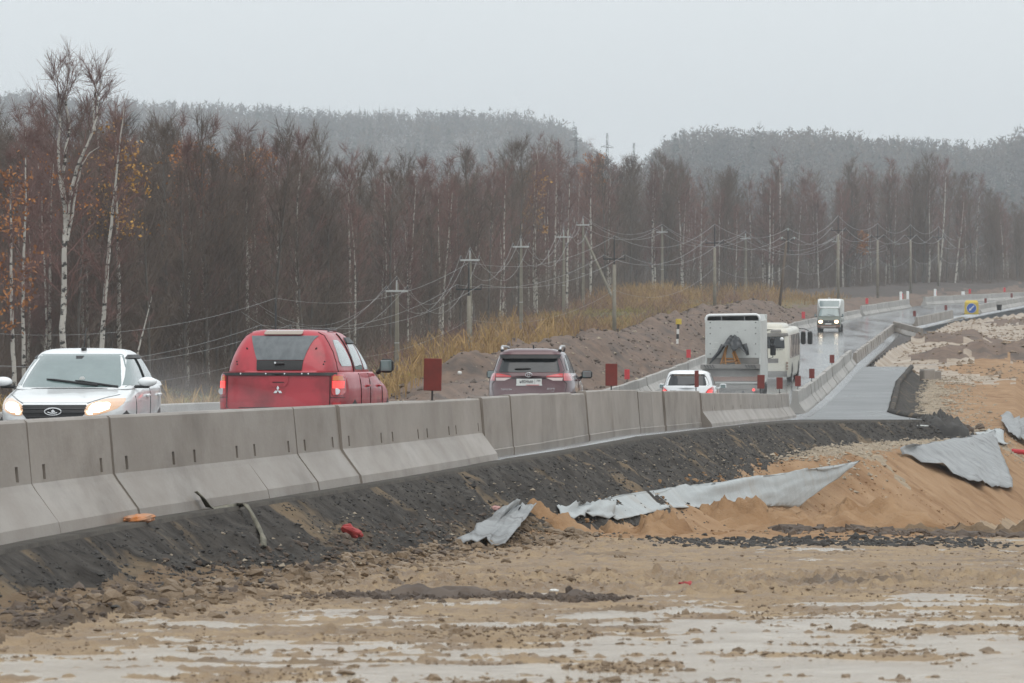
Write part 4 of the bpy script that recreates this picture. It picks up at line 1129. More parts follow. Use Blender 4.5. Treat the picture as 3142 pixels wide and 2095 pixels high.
def truck_load():
    """steel trestle carried on the tail lift and the black sheet tied over it; local to the truck"""
    t = empty('steel_trestle')
    tag(t, 'rusty orange steel trestle carried on the back of the box truck', 'trestle')
    for k, (a, c) in enumerate((((-.52, -.3, 1.6), (-.30, -.2, 2.35)), ((.34, -.3, 1.6), (-.02, -.2, 2.38)), ((-.30, -.42, 1.6), (-.34, -.3, 2.1)), ((.16, -.42, 1.6), (.0, -.3, 2.12)), ((-.42, -.12, 1.6), (-.2, -.16, 2.62)), ((.24, -.12, 1.6), (-.14, -.16, 2.62)))):
        MB().cyl(a, c, .038, n=6).build('leg', MATS['orange_steel'], t)
    for a, c in (((-.5, -.3, 1.68), (.3, -.3, 1.70)), ((-.45, -.28, 1.85), (.25, -.28, 1.83)), ((-.3, -.42, 1.72), (.16, -.42, 1.74)), ((-.24, -.18, 2.55), (-.1, -.18, 2.55))):
        MB().cyl(a, c, .03, n=6).build('crossbar', MATS['orange_steel'], t)
    s = MB()
    rows = []
    for i, q in enumerate(np.linspace(0, 1, 12)):
        row = []
        for j, a in enumerate(np.linspace(-1, 1, 15)):
            w = .42 + .14 * q
            x = .04 + a * w * math.sin(min(1, .5 + q * 1.1) * PI / 2)
            top = 2.88 - .10 * q
            side = abs(a) ** 3 * (.75 if a > 0 else .8) * min(1, .6 + q)
            z = top - side * .8 - .52 * q ** 1.4 * (1 - .6 * abs(a)) * (1.15 if a > -.2 else .7)
            x += (-.22 * max(0, -a) ** 2 + .05 * max(0, a)) * (2.88 - z)
            y = -.1 - .36 * q + .10 * math.sin(a * 7 + q * 4) * .7 + .04 * random.uniform(-1, 1)
            z += .035 * math.sin(a * 11 + q * 3)
            row.append((x, y, z))
        rows.append(row)
    s.grid(rows)
    # tails of the sheet pulled down to the platform
    for pts in ([(-.42, -.2, 2.45), (-.62, -.2, 2.1), (-.85, -.2, 1.85), (-1.02, -.22, 1.62)], [(.52, -.25, 2.5), (.62, -.26, 2.2), (.66, -.26, 2.0)]):
        s.tube(pts, [.11, .09, .07, .03][:len(pts)], 6)
    o = s.build('tarpaulin', MATS['tarp'], None, smooth=True)
    tag(o, 'crumpled black tarpaulin thrown over the orange trestle', 'tarpaulin')
    sol = o.modifiers.new('thick', 'SOLIDIFY'); sol.thickness = .015
    return t, o

# ------------------------------------------------ bus
def bus():
    r = empty('bus')
    tag(r, 'cream white bus ahead of the box truck with big mirrors', 'bus', 'traffic on the road')
    B = Body([(.28, 1.18, .1, 9.6), (.5, 1.235, .02, 9.7), (1.2, 1.25, .0, 9.72), (1.8, 1.245, .02, 9.7), (2.4, 1.22, .06, 9.62), (2.62, 1.18, .1, 9.56), (2.72, 1.10, .18, 9.48), (2.76, .98, .3, 9.4)], nr=14, nf=9)
    B.shell('body', 'bus_white', r, top=.03)
    h = Body([(2.72, .98, .25, 5.2), (2.86, .95, .3, 5.1), (2.97, .86, .4, 4.9), (3.0, .7, .5, 4.7)], nr=6, nf=5)
    h.shell('roof_unit', 'bus_white', r, top=.01)
    B.patch('rear_window', 'glass_dark', r, 'rear', [(1.75, -.98, .98), (1.80, -1.0, 1.0), (2.28, -.97, .97), (2.34, -.94, .94)], off=.012, n=12)
    B.patch('rear_visor', 'dirty_grey', r, 'rear', [(2.37, -1.18, 1.18), (2.52, -1.14, 1.14)], off=.1, n=14, skirt=.14)
    B.patch('roof_box', 'dirty_grey', r, 'rear', [(2.58, .28, .82), (2.70, .30, .80)], off=.06, n=6, skirt=.12)
    ed = B.patch('engine_hatch', 'bus_white', r, 'rear', [(.62, -1.02, 1.02), (1.55, -1.02, 1.02), (1.62, -.98, .98)], off=.015, n=12)
    B.patch('engine_vent', 'dirty_grey', r, 'rear', [(1.02, -.7, .68), (1.24, -.7, .68)], off=.024, n=8)
    B.patch('rear_bumper', 'dirty_grey', r, 'rear', [(.32, -1.1, 1.1), (.60, -1.12, 1.12)], off=.05, n=14, skirt=.08)
    text('AvtoBUS', .12, MATS['steel_dark'], r, B.rear(.66, 1.68, .02), name='lettering', shear=.3) if False else None
    # small unreadable model badge: five slanted strokes
    bd = MB()
    for k in range(7): bd.box((.42 + k * .075, -.02, 1.685), (.035, .006, .05), Matrix.Rotation(.3, 3, 'Y'))
    bd.build('badge', MATS['steel_dark'], r)
    for sg in (-1, 1):
        for z in (1.02, .86, .72):
            MB().cyl((sg * 1.12, -.02, z), (sg * 1.12, .1, z), .062, n=14).build('tail_lamp', MATS['lamp_smoke'], r)
        e = lambda a, b: (min(sg * a, sg * b), max(sg * a, sg * b))
        B.patch('side_window', 'bus_side', r, sg, [(1.25, .55, 8.2), (2.42, .6, 8.1)], off=.014, n=24)
        for y in np.linspace(1.8, 7.0, 5): B.seam('window_post', r, sg, [(float(y), 1.3), (float(y), 2.4)], w=.06, off=.016)
        B.patch('door', 'glass_dark', r, sg, [(.4, 8.4, 9.1), (2.4, 8.4, 9.05)], off=.014, n=6) if sg > 0 else None
        for y in (2.2, 7.4):
            wheel(r, sg * 1.24, y, .46, .28, rim='dirty_grey'); arch(B, r, y, sg, .56, zc=.46)
        MB().tube([(sg * 1.16, 9.4, 2.62), (sg * 1.4, 9.75, 2.6), (sg * 1.62, 9.82, 2.5)], .022, 6).build('mirror_arm', MATS['black_plastic'], r)
        for dx, zz in ((.06, 2.12), (.42, 2.12)):
            MB().bevbox((sg * (1.28 + dx), 9.8, zz), (.26, .12, .68), .06).build('mirror_housing', MATS['black_plastic'], r)
    MB().ball((.86, -.02, 2.23), .1, 10, 8).build('rear_camera', MATS['white_paint'], r, smooth=True)
    return r

# ------------------------------------------------ olive light truck with a white tilt, towards us
def light_truck():
    r = empty('light_truck')
    tag(r, 'olive green light truck with white covered back driving towards the camera', 'truck', 'traffic on the road')
    B = Body([(.30, .90, 4.0, 5.25), (.42, .98, 3.9, 5.38), (.60, 1.0, 3.9, 5.42), (.85, 1.0, 3.9, 5.40), (1.0, .99, 3.9, 5.34), (1.15, .98, 3.9, 5.15), (1.28, .96, 3.9, 4.95)], nr=8, nf=5)
    B.shell('body', 'paint_green', r, top=0)
    K = Body([(1.24, .95, 3.9, 5.0), (1.4, .92, 3.9, 4.88), (1.7, .86, 3.9, 4.66), (1.95, .79, 3.92, 4.48), (2.05, .72, 3.98, 4.36), (2.1, .55, 4.05, 4.2)], nr=8, nf=5)
    K.shell('cabin', 'paint_green', r)
    K.patch('windscreen', 'glass_pale', r, 'front', [(1.32, -.84, .84), (1.6, -.80, .80), (1.95, -.72, .72)], off=.01, n=12)
    F2 = Body([(1.95, .84, 3.2, 4.45), (2.2, .93, 3.2, 4.3), (2.55, .98, 3.2, 4.12), (2.70, .97, 3.2, 4.02), (2.76, .9, 3.25, 3.95)], nr=8, nf=5)
    F2.shell('air_fairing', 'white_paint', r, top=.01)
    F2.patch('fairing_panel', 'glass_pale', r, 'front', [(2.12, -.78, .78), (2.4, -.84, .84), (2.62, -.82, .82)], off=.012, n=10)
    t = Body([(.95, 1.04, .0, 3.75), (1.4, 1.05, .0, 3.75), (2.5, 1.05, .0, 3.75), (2.72, 1.02, .02, 3.72), (2.78, .9, .1, 3.65)], nr=16, nf=16)
    t.shell('tilt_cover', 'panel_white', r, top=.02)
    MB().bevbox((0, 1.9, .9), (2.06, 3.8, .12), .02).build('load_bed', MATS['paint_green'], r)
    MB().bevbox((0, 2.4, .6), (.8, 4.6, .2), .02).build('chassis', MATS['steel_dark'], r)
    B.patch('grille', 'black_plastic', r, 'front', [(.74, -.46, .46), (.98, -.44, .44)], off=.012, n=8)
    MB().prism([(-.02, 0), (.03, .01), (.025, .07), (.0, .08)], .01).build('emblem', MATS['chrome'], r, loc=B.front(0, .84, .025))
    B.patch('bumper', 'stripe_rust', r, 'front', [(.34, -.92, .92), (.58, -.96, .96)], off=.03, n=14, skirt=.05)
    B.patch('bumper_stripe', 'plate_white', r, 'front', [(.44, -.62, .62), (.475, -.62, .62)], off=.036, n=8, sub=1)
    B.patch('air_dam', 'plate_white', r, 'front', [(.305, -.62, .62), (.36, -.62, .62)], off=.036, n=8, sub=1)
    MB().bevbox((0, 0, 0), (.52, .012, .112), .003).build('number_plate', MATS['plate_white'], r, loc=B.front(.02, .67, .03))
    for sg in (-1, 1):
        big = sg > 0
        c = B.front(sg * .66, .85, .02)
        hl = MB().bevbox((0, 0, 0), (.34, .05, .26), .04).build('headlight', MATS['lamp_glow'], r, loc=c)
        MB().ball((0, .03, 0), 1, 14, 10, (.15, .02, .12)).build('lens', MATS['lamp_on'], hl, smooth=True)
        K.patch('cab_window', 'glass_dark', r, sg, [(1.32, 4.0, 4.8), (1.6, 4.0, 4.62), (1.9, 4.02, 4.4)], off=.01)
        mirror(r, sg * 1.14, 4.75, 1.38, .16, .26, 'black_plastic', face=1, arm=.1)
        arch(B, r, 4.55, sg, .38, zc=.34)
        wheel(r, sg * .97, 4.55, .34, .2); wheel(r, sg * .97, 1.0, .34, .3)
    MB().tube([(-.5, 4.93, 1.36), (0.0, 4.88, 1.44), (.1, 4.86, 1.46)], .014, 5).build('wiper', MATS['black_plastic'], r)
    MB().tube([(.05, 4.92, 1.36), (.5, 4.88, 1.40)], .014, 5).build('wiper', MATS['black_plastic'], r)
    for x in (-.04, .08): MB().cyl((x, 3.9, 2.76), (x, 3.9, 2.9), .02, n=6).build('roof_lamp', MATS['white_paint'], r)
    return r

pk, _ = red_pickup();        place_vehicle(pk, 852, 57.8, -1.635, .135, -.004)
sd, _ = white_sedan();       place_vehicle(sd, 333, 57.6, -1.515, .07, .0, away=False); sd.scale = (1, 1, .95)
mc, _ = maroon_crossover();  place_vehicle(mc, 1621, 87.8, -1.795, .085, -.01)
hb, _ = white_hatchback();   place_vehicle(hb, 2107, 129.5, -2.42, .11, -.012)
tr = box_truck();            place_vehicle(tr, 2249, 187.0, -2.60, .10, .01)
for o in truck_load():
    o.location = tr.location; o.rotation_euler = tr.rotation_euler
bs = bus();                  place_vehicle(bs, 2347, 214.0, -2.10, .13, .018)
lt = light_truck();          place_vehicle(lt, 2553, 359.0, .80, .13, .0, away=False)
# ================================================================ POWER LINES
mat('pole_concrete', (0.20, 0.18, 0.14), 0.8, col2=(0.26, 0.235, 0.19), scale=1.5)
mat('pole_wood', (0.12, 0.085, 0.06), 0.85, col2=(0.16, 0.12, 0.085), scale=2, stretch=(4, 4, .4))
mat('galvanised', (0.52, 0.53, 0.53), 0.5, metal=0.2)
mat('wire', (0.40, 0.40, 0.40), 0.5, metal=0.3)
mat('insulator_dark', (0.025, 0.022, 0.02), 0.3)
mat('insulator_glass', (0.45, 0.55, 0.53), 0.1, coat=1.0)
GW, GK = 'pale poles with white cross arms', 'dark topped poles of the second line'
def insulator(r, x, z, m, h=.26):
    b = MB().cyl((x, 0, z - .1), (x, 0, z + h), .022, n=6)
    for k in range(3): b.cyl((x, 0, z + .03 + k * .075), (x, 0, z + .075 + k * .075), .075, .05, n=8)
    b.build('insulator', MATS[m], r)
def pale_pole(xs, yarm, D, ang, label, strut=False):
    X = (xs - 1571) / F * D
    zg = ground(X, D) - .3
    za = -(yarm - 1047.5) / F * D
    r = empty('power_pole', (X, D, zg), ang)
    tag(r, label, 'power pole', GW)
    h = za - zg
    MB().box((0, 0, (h + .5) / 2), (.30, .30, h + .5), taper=.6).build('pole', MATS['pole_concrete'], r)
    a = MB().bevbox((0, -.12, h), (1.42, .09, .13), .01)
    a.box((0, -.1, h + .35), (.08, .08, .7))
    a.build('cross_arm', MATS['galvanised'], r)
    for x, z in ((-.68, h + .07), (.68, h + .07), (0, h + .68)): insulator(r, x, z, 'insulator_dark')
    MB().box((0, -.02, h * .45), (.27, .27, .05)).build('pole_band', MATS['galvanised'], r)
    MB().cyl((-.2, -.05, 0), (-.11, -.05, h), .016, n=5).build('earth_wire', MATS['steel_dark'], r)
    if strut:
        MB().cyl((.12, -.05, h - 1.1), (3.9, -.6, .2), .13, .17, n=8).build('strut', MATS['pole_concrete'], r)
    rot = Matrix.Rotation(ang, 3, 'Z')
    return [Vector((X, D, zg)) + rot @ Vector(p) for p in ((-.68, 0, h + .36), (.68, 0, h + .36), (0, 0, h + .97))]
def dark_pole(xs, ytop, D, ang, label, glass=False, lean=0.0):
    X = (xs - 1571) / F * D
    zt = -(ytop - 1047.5) / F * D
    zg = ground(X, D) - .3
    r = empty('power_pole', (X - lean, D, zg), ang)
    tag(r, label, 'power pole', GK)
    h = zt - zg
    pl = MB().tube([(0, 0, 0), (lean * .8, 0, h - 1.9)], [.17, .12], 8) if not glass else MB().tube([(0, 0, 0), (lean * .85, 0, h - .9)], [.16, .1], 8)
    pl.build('pole', MATS['pole_wood' if glass else 'pole_concrete'], r, smooth=True)
    MB().bevbox((lean, 0, h - 1.25), (.09, .09, 2.3), .01).build('mast', MATS['steel_dark'], r)
    zc = h - (1.0 if glass else 1.5)
    MB().bevbox((lean, -.05, zc), (1.65 if not glass else 1.3, .08, .09), .01).build('cross_arm', MATS['steel_dark'], r)
    w = .78 if not glass else .62
    m = 'insulator_glass' if glass else 'insulator_dark'
    for x, z in ((-w, zc + .06), (w, zc + .06), (0, h - .06)): insulator(r, x + lean, z, m, .22)
    rot = Matrix.Rotation(ang, 3, 'Z')
    return [Vector((X - lean, D, zg)) + rot @ Vector(p) for p in ((lean - w, 0, zc + .3), (lean + w, 0, zc + .3), (lean, 0, h + .16), (lean, 0, h * .56))]
W = []
wl_ = [(1218, 893, 272, 'thickest looking pale pole left of the largest red plate, white cross arm on top'), (1442.5, 798, 310, 'pale pole with white cross arm overlapping the dark topped pole'), (1599, 757, 358, 'pale pole with white cross arm standing in the dry grass'), (1730, 727, 412, 'pale pole with white cross arm left of the propped pole'), (1789.5, 690, 454, 'pale pole propped by a long slanted strut'), (2032, 712, 520, 'pale pole in front of birch trunks, left of the box truck roof'), (2288, 732, 565, 'pale pole behind the box truck with white arm'), (2568, 741, 610, 'thick pale pole above the green light truck'), (2747, 750, 650, 'faint pale pole with white arm right of the green light truck')]
for i, (x, y, D, lab) in enumerate(wl_): W.append(pale_pole(x, y, D, -.15 if i < 5 else -.35, lab, strut=(i == 4)))
K = []
kl = [(-260, 1010, 168, 'dark topped pole standing left outside the picture'), (846, 924, 215, 'thin dark mast rising behind the red pickup roof'), (1439, 813, 262, 'dark topped pole just left of the maroon crossover, before the dry grass'), (1885, 731, 308, 'dark topped pole right of the propped pole'), (2193, 693, 375, 'dark topped pole above the white box truck'), (2418.5, 705, 420, 'brown leaning pole with glass insulators above the bus'), (2572, 665, 470, 'tall dark topped pole above the green light truck'), (2693, 689, 520, 'faint dark topped pole right of the green light truck'), (2794, 692, 570, 'faint dark topped pole left of the leaning white birch'), (2879.5, 697, 620, 'faint dark topped pole behind the leaning white birch'), (2960, 729, 680, 'hazy small dark pole above the yellow arrow box'), (3028, 746, 740, 'hazy small dark pole second from the right edge group'), (3080, 749, 800, 'hazy smallest dark pole near the right edge'), (3132, 771, 860, 'hazy dark pole cut by the right edge of the photo')]
for i, (x, y, D, lab) in enumerate(kl): K.append(dark_pole(x, y, D, -.25, lab, glass=(i == 5), lean=.9 if i == 5 else 0))
def wires(P, k, sag, label, rad):
    pts, rr = [], []
    for i, (a, b) in enumerate(zip(P[:-1], P[1:])):
        a, b = a[k], b[k]
        s = sag[min(i, len(sag) - 1)]
        for t in np.linspace(0, 1, 14, endpoint=False):
            pts.append(a.lerp(b, t) - Vector((0, 0, 4 * s * t * (1 - t))))
    pts.append(P[-1][k])
    rr = [rad * max(1, p.y / 260) for p in pts]
    tag(MB().tube(pts, rr, 4).build('overhead_wire', MATS['wire'], smooth=True), label, 'wire', 'overhead wires')
start = [[p + (p - q) * .9 + Vector((-3, -4, .5)) for p, q in zip(W[0], W[1])]]
for k, lab in enumerate(('left wire strung along the white cross arms', 'right wire strung along the white cross arms', 'middle wire strung over the tops of the white armed poles')):
    wires(start + W, k, [2.2, 2.9, 2.5, 2.6, 1.6, 1.6, 1.8, 2.4, 1.8], lab, .0085)
for k, lab in enumerate(('left arm wire of the dark topped poles', 'right arm wire of the dark topped poles', 'top wire over the dark masts', 'thin low wire slung halfway up the dark topped poles')):
    wires(K, k, [1.0, 1.1, 1.0, 1.4, 1.1, 1.3, 1.2], lab, .0095 if k < 3 else .006)

# ---------------------------------------------------------------- pylons on the skyline
for xs, yt, lab in ((1863, 408, 'taller grey pylon on the skyline in the gap between the hills'), (1945, 438, 'lower grey pylon on the skyline, right of the taller one'), (1767, 388, 'faint pylon tip over the trees left of the gap'), (2000, 486, 'smallest pylon tip at the right of the skyline gap')):
    D = 900.0
    p = px(xs, yt, D)
    r = empty('pylon', (p.x, D, p.z - 30))
    tag(r, lab, 'pylon', 'pylons on the skyline')
    mt = MB()
    for sx, sy in ((-1, -1), (1, -1), (1, 1), (-1, 1)): mt.cyl((sx * .55, sy * .55, 0), (sx * .14, sy * .14, 30), .09, .06, n=4)
    for k in range(22):
        z0, z1 = k * 30 / 22, (k + 1) * 30 / 22
        w0, w1 = .55 - .41 * z0 / 30, .55 - .41 * z1 / 30
        s = 1 if k % 2 else -1
        mt.cyl((-w0 * s, -w0, z0), (w1 * s, -w1, z1), .035, n=3)
        mt.cyl((-w0 * s, w0, z0), (w1 * s, w1, z1), .035, n=3)
    mt.build('mast', MATS['steel_dark'], r)
    for dz, w in ((3.0, 1.35), (7.6, 1.9), (11.2, 1.4)):
        b = MB()
        for sg in (-1, 1):
            b.cyl((0, 0, 30 - dz), (sg * w, 0, 30 - dz - (.15 if sg > 0 else -.15)), .07, .05, n=4)
            b.cyl((0, 0, 30 - dz + .6), (sg * w, 0, 30 - dz), .04, n=4)
        b.build('cross_arm', MATS['steel_dark'], r)

# ================================================================ TREES
mat('birch_bark', (0.52, 0.49, 0.44), 0.8, col2=(0.05, 0.045, 0.04), scale=2.0, lo=.52, hi=.60, objspace=True, stretch=(1.5, 1.5, 2.2), detail=3)
mat('grey_bark', (0.15, 0.135, 0.12), 0.9, col2=(0.08, 0.07, 0.06), scale=3.0, objspace=True, stretch=(2, 2, .5))
mat('twig_red', (0.24, 0.135, 0.115), 0.85, spec=0.15, col2=(0.17, 0.105, 0.092), scale=0.15)
mat('twig_grey', (0.165, 0.125, 0.098), 0.85, spec=0.15, col2=(0.12, 0.09, 0.074), scale=0.12)
mat('twig_far', (0.10, 0.078, 0.066), 0.9, spec=0.1, col2=(0.07, 0.062, 0.054), scale=0.02)
mat('leaf_orange', (0.52, 0.20, 0.04), 0.7, col2=(0.30, 0.12, 0.035), scale=0.4)
mat('leaf_yellow', (0.55, 0.30, 0.06), 0.7, col2=(0.34, 0.17, 0.04), scale=0.4)
mat('spruce_needles', (0.022, 0.032, 0.022), 0.9, spec=0.1)

def ribbons(P0, P1, w, g):
    """one thin quad per twig, turned at random about its axis"""
    d = P1 - P0
    r = g.normal(size=d.shape)
    n = np.cross(d, r); n /= np.linalg.norm(n, axis=1)[:, None] + 1e-9
    w = np.asarray(w)[:, None] if hasattr(w, '__len__') else w
    V = np.stack([P0 - n * w / 2, P0 + n * w / 2, P1 + n * w * .25, P1 - n * w * .25], 1).reshape(-1, 3)
    f = np.arange(len(V)).reshape(-1, 4)
    return V, f
def join(parts):
    Vs, fs, b = [], [], 0
    for V, f in parts:
        Vs.append(V); fs.append(f + b); b += len(V)
    return np.concatenate(Vs), np.concatenate(fs)
def tube_np(pts, rad, n=5):
    pts = np.asarray(pts, float); m = len(pts)
    t = np.gradient(pts, axis=0); t /= np.linalg.norm(t, axis=1)[:, None]
    a = np.cross(t, np.array([.31, .9, .1])); a /= np.linalg.norm(a, axis=1)[:, None]
    b = np.cross(t, a)
    k = np.arange(n) * 2 * PI / n
    V = pts[:, None, :] + np.asarray(rad)[:, None, None] * (a[:, None, :] * np.cos(k)[None, :, None] + b[:, None, :] * np.sin(k)[None, :, None])
    i = np.arange(m * n).reshape(m, n); j = np.roll(i, -1, 1)
    f = np.stack([i[:-1], j[:-1], j[1:], i[1:]], -1).reshape(-1, 4)
    return V.reshape(-1, 3), f

def tree_arrays(seed, H, stems, spread=.16, low=.25, nb=46, droop=.3, dens=1.0, up=.9):
    """stems: list of polylines (m,3); returns trunk arrays, crown arrays, twig ends"""
    g = np.random.default_rng(seed)
    tr, cr, ends = [], [], []
    for S, r0 in stems:
        S = np.asarray(S, float)
        L = len(S)
        tt = np.linspace(0, 1, 22)
        Q = np.stack([np.interp(tt, np.linspace(0, 1, L), S[:, k]) for k in range(3)], 1)
        Q[1:-1] += g.normal(0, .012 * 1.2, (20, 3)) * [1, 1, .2]
        tr.append(tube_np(Q, r0 * (1 - tt) ** .85 + .012, 6))
        top, bot = Q[-1, 2], Q[0, 2]
        h0 = max(low * H, bot + .2)
        n = int(nb * (top - h0) / (H * (1 - low)))
        for k in range(max(n, 4)):
            q = g.uniform(0, 1) ** 1.15
            z = h0 + (top - h0) * q
            base = np.array([np.interp(z, Q[:, 2], Q[:, c]) for c in range(3)])
            az = g.uniform(0, 2 * PI)
            prof = (.35 + .65 * math.sin(PI * min(1, .1 + q * .8))) * (1 - .45 * q)
            ln = H * spread * 1.45 * prof * g.uniform(.6, 1.3)
            d = np.array([math.cos(az), math.sin(az), up * g.uniform(.8, 1.7) + q * .9]); d /= np.linalg.norm(d)
            s = np.linspace(0, 1, 6)
            B = base + d * ln * s[:, None]
            B[:, 2] += (.12 * ln * s ** 2) - droop * ln * .25 * s ** 3
            B[1:] += g.normal(0, .04 * ln, (5, 3)) * s[1:, None]
            cr.append(tube_np(B, .02 * (1 - s) ** .8 * min(1.6, ln / 2) + .006, 3))
            # side shoots
            m = int(7 * dens)
            u = g.uniform(.2, 1, m)
            b0 = np.stack([np.interp(u, s, B[:, c]) for c in range(3)], 1)
            dd = d + g.normal(0, .42, (m, 3)); dd[:, 2] += .3
            dd /= np.linalg.norm(dd, axis=1)[:, None]
            l2 = ln * g.uniform(.22, .5, m) * (1.15 - .5 * u)
            b1 = b0 + dd * l2[:, None]
            cr.append(ribbons(b0, b1, .022, g))
            # twigs
            k2 = int(7 * dens)
            uu = g.uniform(.15, 1, (m, k2))
            c0 = (b0[:, None, :] + (b1 - b0)[:, None, :] * uu[..., None]).reshape(-1, 3)
            d3 = np.repeat(dd, k2, 0) + g.normal(0, .42, (m * k2, 3)); d3[:, 2] += .15 - droop * g.uniform(0, 1.2, m * k2)
            d3 /= np.linalg.norm(d3, axis=1)[:, None]
            c1 = c0 + d3 * g.uniform(.3, .95, m * k2)[:, None] * (H / 15)
            cr.append(ribbons(c0, c1, g.uniform(.012, .024, m * k2), g))
            ends.append(c1)
    return join(tr), join(cr), np.concatenate(ends)

def leaf_arrays(ends, n, g, size=.11, zmin=None, zmax=None):
    e = ends
    if zmin is not None: e = e[(e[:, 2] > zmin) & (e[:, 2] < zmax)]
    e = e[g.integers(0, len(e), n)] + g.normal(0, .12, (n, 3))
    a = g.normal(size=(n, 3)); a /= np.linalg.norm(a, axis=1)[:, None]
    b = np.cross(a, g.normal(size=(n, 3))); b /= np.linalg.norm(b, axis=1)[:, None]
    s = size * g.uniform(.6, 1.2, n)[:, None]
    V = np.stack([e - a * s, e + b * s * .6, e + a * s, e - b * s * .6], 1).reshape(-1, 3)
    return V, np.arange(len(V)).reshape(-1, 4)

def stem(H, lean=0, g=None, x=0, y=0, bend=.3):
    g = g or rng
    z = np.linspace(0, H, 7)
    px_ = x + lean * (z / H) + bend * np.sin(z / H * g.uniform(2, 5) + g.uniform(0, 6)) * (z / H)
    py_ = y + bend * np.sin(z / H * g.uniform(2, 5) + g.uniform(0, 6)) * (z / H)
    return np.stack([px_, py_, z], 1)

PROTO = []
for k in range(11):
    g = np.random.default_rng(100 + k)
    H = 15.0
    kind = 'birch' if k < 5 else 'grey'
    st = [(stem(H, g.uniform(-.8, .8), g), .125 if kind == 'birch' else .13)]
    if k in (2, 5, 8): st.append((stem(H * .88, g.uniform(-2, 2), g, .25, .1), .09))
    T, C, E = tree_arrays(100 + k, H, st, spread=.135 if kind == 'birch' else .2, low=.22 if kind == 'birch' else .16, nb=46 if kind == 'birch' else 60, droop=.35 if kind == 'birch' else .1, dens=1.0)
    PROTO.append((kind, T, C, E, H))
protos = []
def tree(name, label, group, T, C, tm, cm, loc, rz=0, sc=1, sz=1, leaves=None, lm='leaf_orange'):
    r = empty(name, loc, rz)
    r.scale = (sc, sc, sc * sz)
    tag(r, label, 'tree', group)
    for nm, m, src in (('trunk', tm, T), ('crown', cm, C)):
        if isinstance(src, bpy.types.Mesh):
            o = bpy.data.objects.new(nm, src); COL.objects.link(o); o.parent = r
        else:
            o = mesh_np(nm, src[0], src[1], MATS[m], r, smooth=(nm == 'trunk'))
    if leaves is not None:
        if isinstance(leaves, bpy.types.Mesh):
            o = bpy.data.objects.new('leaves', leaves); COL.objects.link(o); o.parent = r
        else: mesh_np('leaves', leaves[0], leaves[1], MATS[lm], r)
    return r

# front of the wood, as distance against the sight line
FRONT = ipl([-.14, -.12, -.06, -.02, 0, .03, .06, .09, .13], [205, 215, 250, 330, 405, 520, 575, 630, 700])
TOPY = ip([-.13, -.121, -.10, -.085, -.06, -.045, -.03, -.012, .0, .01, .02, .032, .045, .055, .065, .075, .085, .10, .125],
          [350, 355, 330, 410, 445, 440, 520, 490, 480, 405, 480, 520, 475, 545, 500, 530, 490, 505, 620])
mesh_cache = {}
def proto_mesh(k, cm):
    kind, T, C, E, H = PROTO[k]
    key = (k, cm)
    if key not in mesh_cache:
        a = bpy.data.meshes.new('trunk'); b = bpy.data.meshes.new('crown')
        o1 = mesh_np('trunk', T[0], T[1], MATS['birch_bark' if kind == 'birch' else 'grey_bark'], smooth=True)
        o2 = mesh_np('crown', C[0], C[1], MATS[cm])
        mesh_cache[key] = (o1.data, o2.data)
        bpy.data.objects.remove(o1); bpy.data.objects.remove(o2)
    return mesh_cache[key]
gt = np.random.default_rng(5)
leaf_cache = {}
LAB = {('birch', 0): 'front row leafless birch', ('grey', 0): 'front row leafless grey tree', ('birch', 1): 'leafless birch deeper in the wood', ('grey', 1): 'leafless dark tree deeper in the wood'}
TM = [(0, 'left of the many stemmed birch'), (230, 'behind the white sedan'), (520, 'between the sedan and the red pickup'), (680, 'above the red pickup'), (1000, 'right of the red pickup roof'), (1250, 'left of the dark topped pole'), (1480, 'above the maroon crossover'), (1680, 'near the propped pole'), (1860, 'right of the propped pole'), (2060, 'above the hatchback'), (2200, 'above the box truck'), (2360, 'above the bus'), (2500, 'above the green truck'), (2660, 'right of the green truck'), (2800, 'by the road bend'), (2950, 'above the arrow box')]
tree_rows = []
n_tree = 0
for i in range(268):
    u = -.128 + .256 * ((i * .618034) % 1) + gt.uniform(-.004, .004)
    dep = 75 * gt.uniform(0, 1) ** 1.25
    D = float(FRONT(u)) + dep
    x = u * D
    if float(Lx(D)) - x < 14: continue
    k = int(gt.integers(0, 11))
    kind = PROTO[k][0]
    zg = ground(x, D) - .3
    ztop = -(float(TOPY(u)) - 1047.5) / F * D
    h = (ztop - zg) * gt.uniform(.64, 1.0)
    h = min(max(h, 7.0), 21.0)
    cm = 'twig_red' if kind == 'birch' else 'twig_grey'
    T, C = proto_mesh(k, cm)
    deep = int(dep > 32)
    tr_ = tree('birch_tree' if kind == 'birch' else 'leafless_tree', 'leafless tree', 'leafless trees of the wood', T, C, None, None, (x, D, zg), gt.uniform(0, 6.28), h / 15.0 * gt.uniform(.9, 1.1) if False else h / 15.0, 1.0)
    n_tree += 1
    tree_rows.append((x / D * F + 1571, kind, deep, tr_))

tree_rows.sort(key=lambda t: t[0])
cnt = {}
for xs, kind, deep, t in tree_rows:
    w = max([m for m in TM if m[0] <= xs] or [TM[0]])[1]
    k = (kind, deep, w); cnt[k] = cnt.get(k, -1) + 1
    t['label'] = '%s %s, %s from left' % (LAB[(kind, deep)], w.replace('the ', ''), ORD[min(cnt[k], 19)])
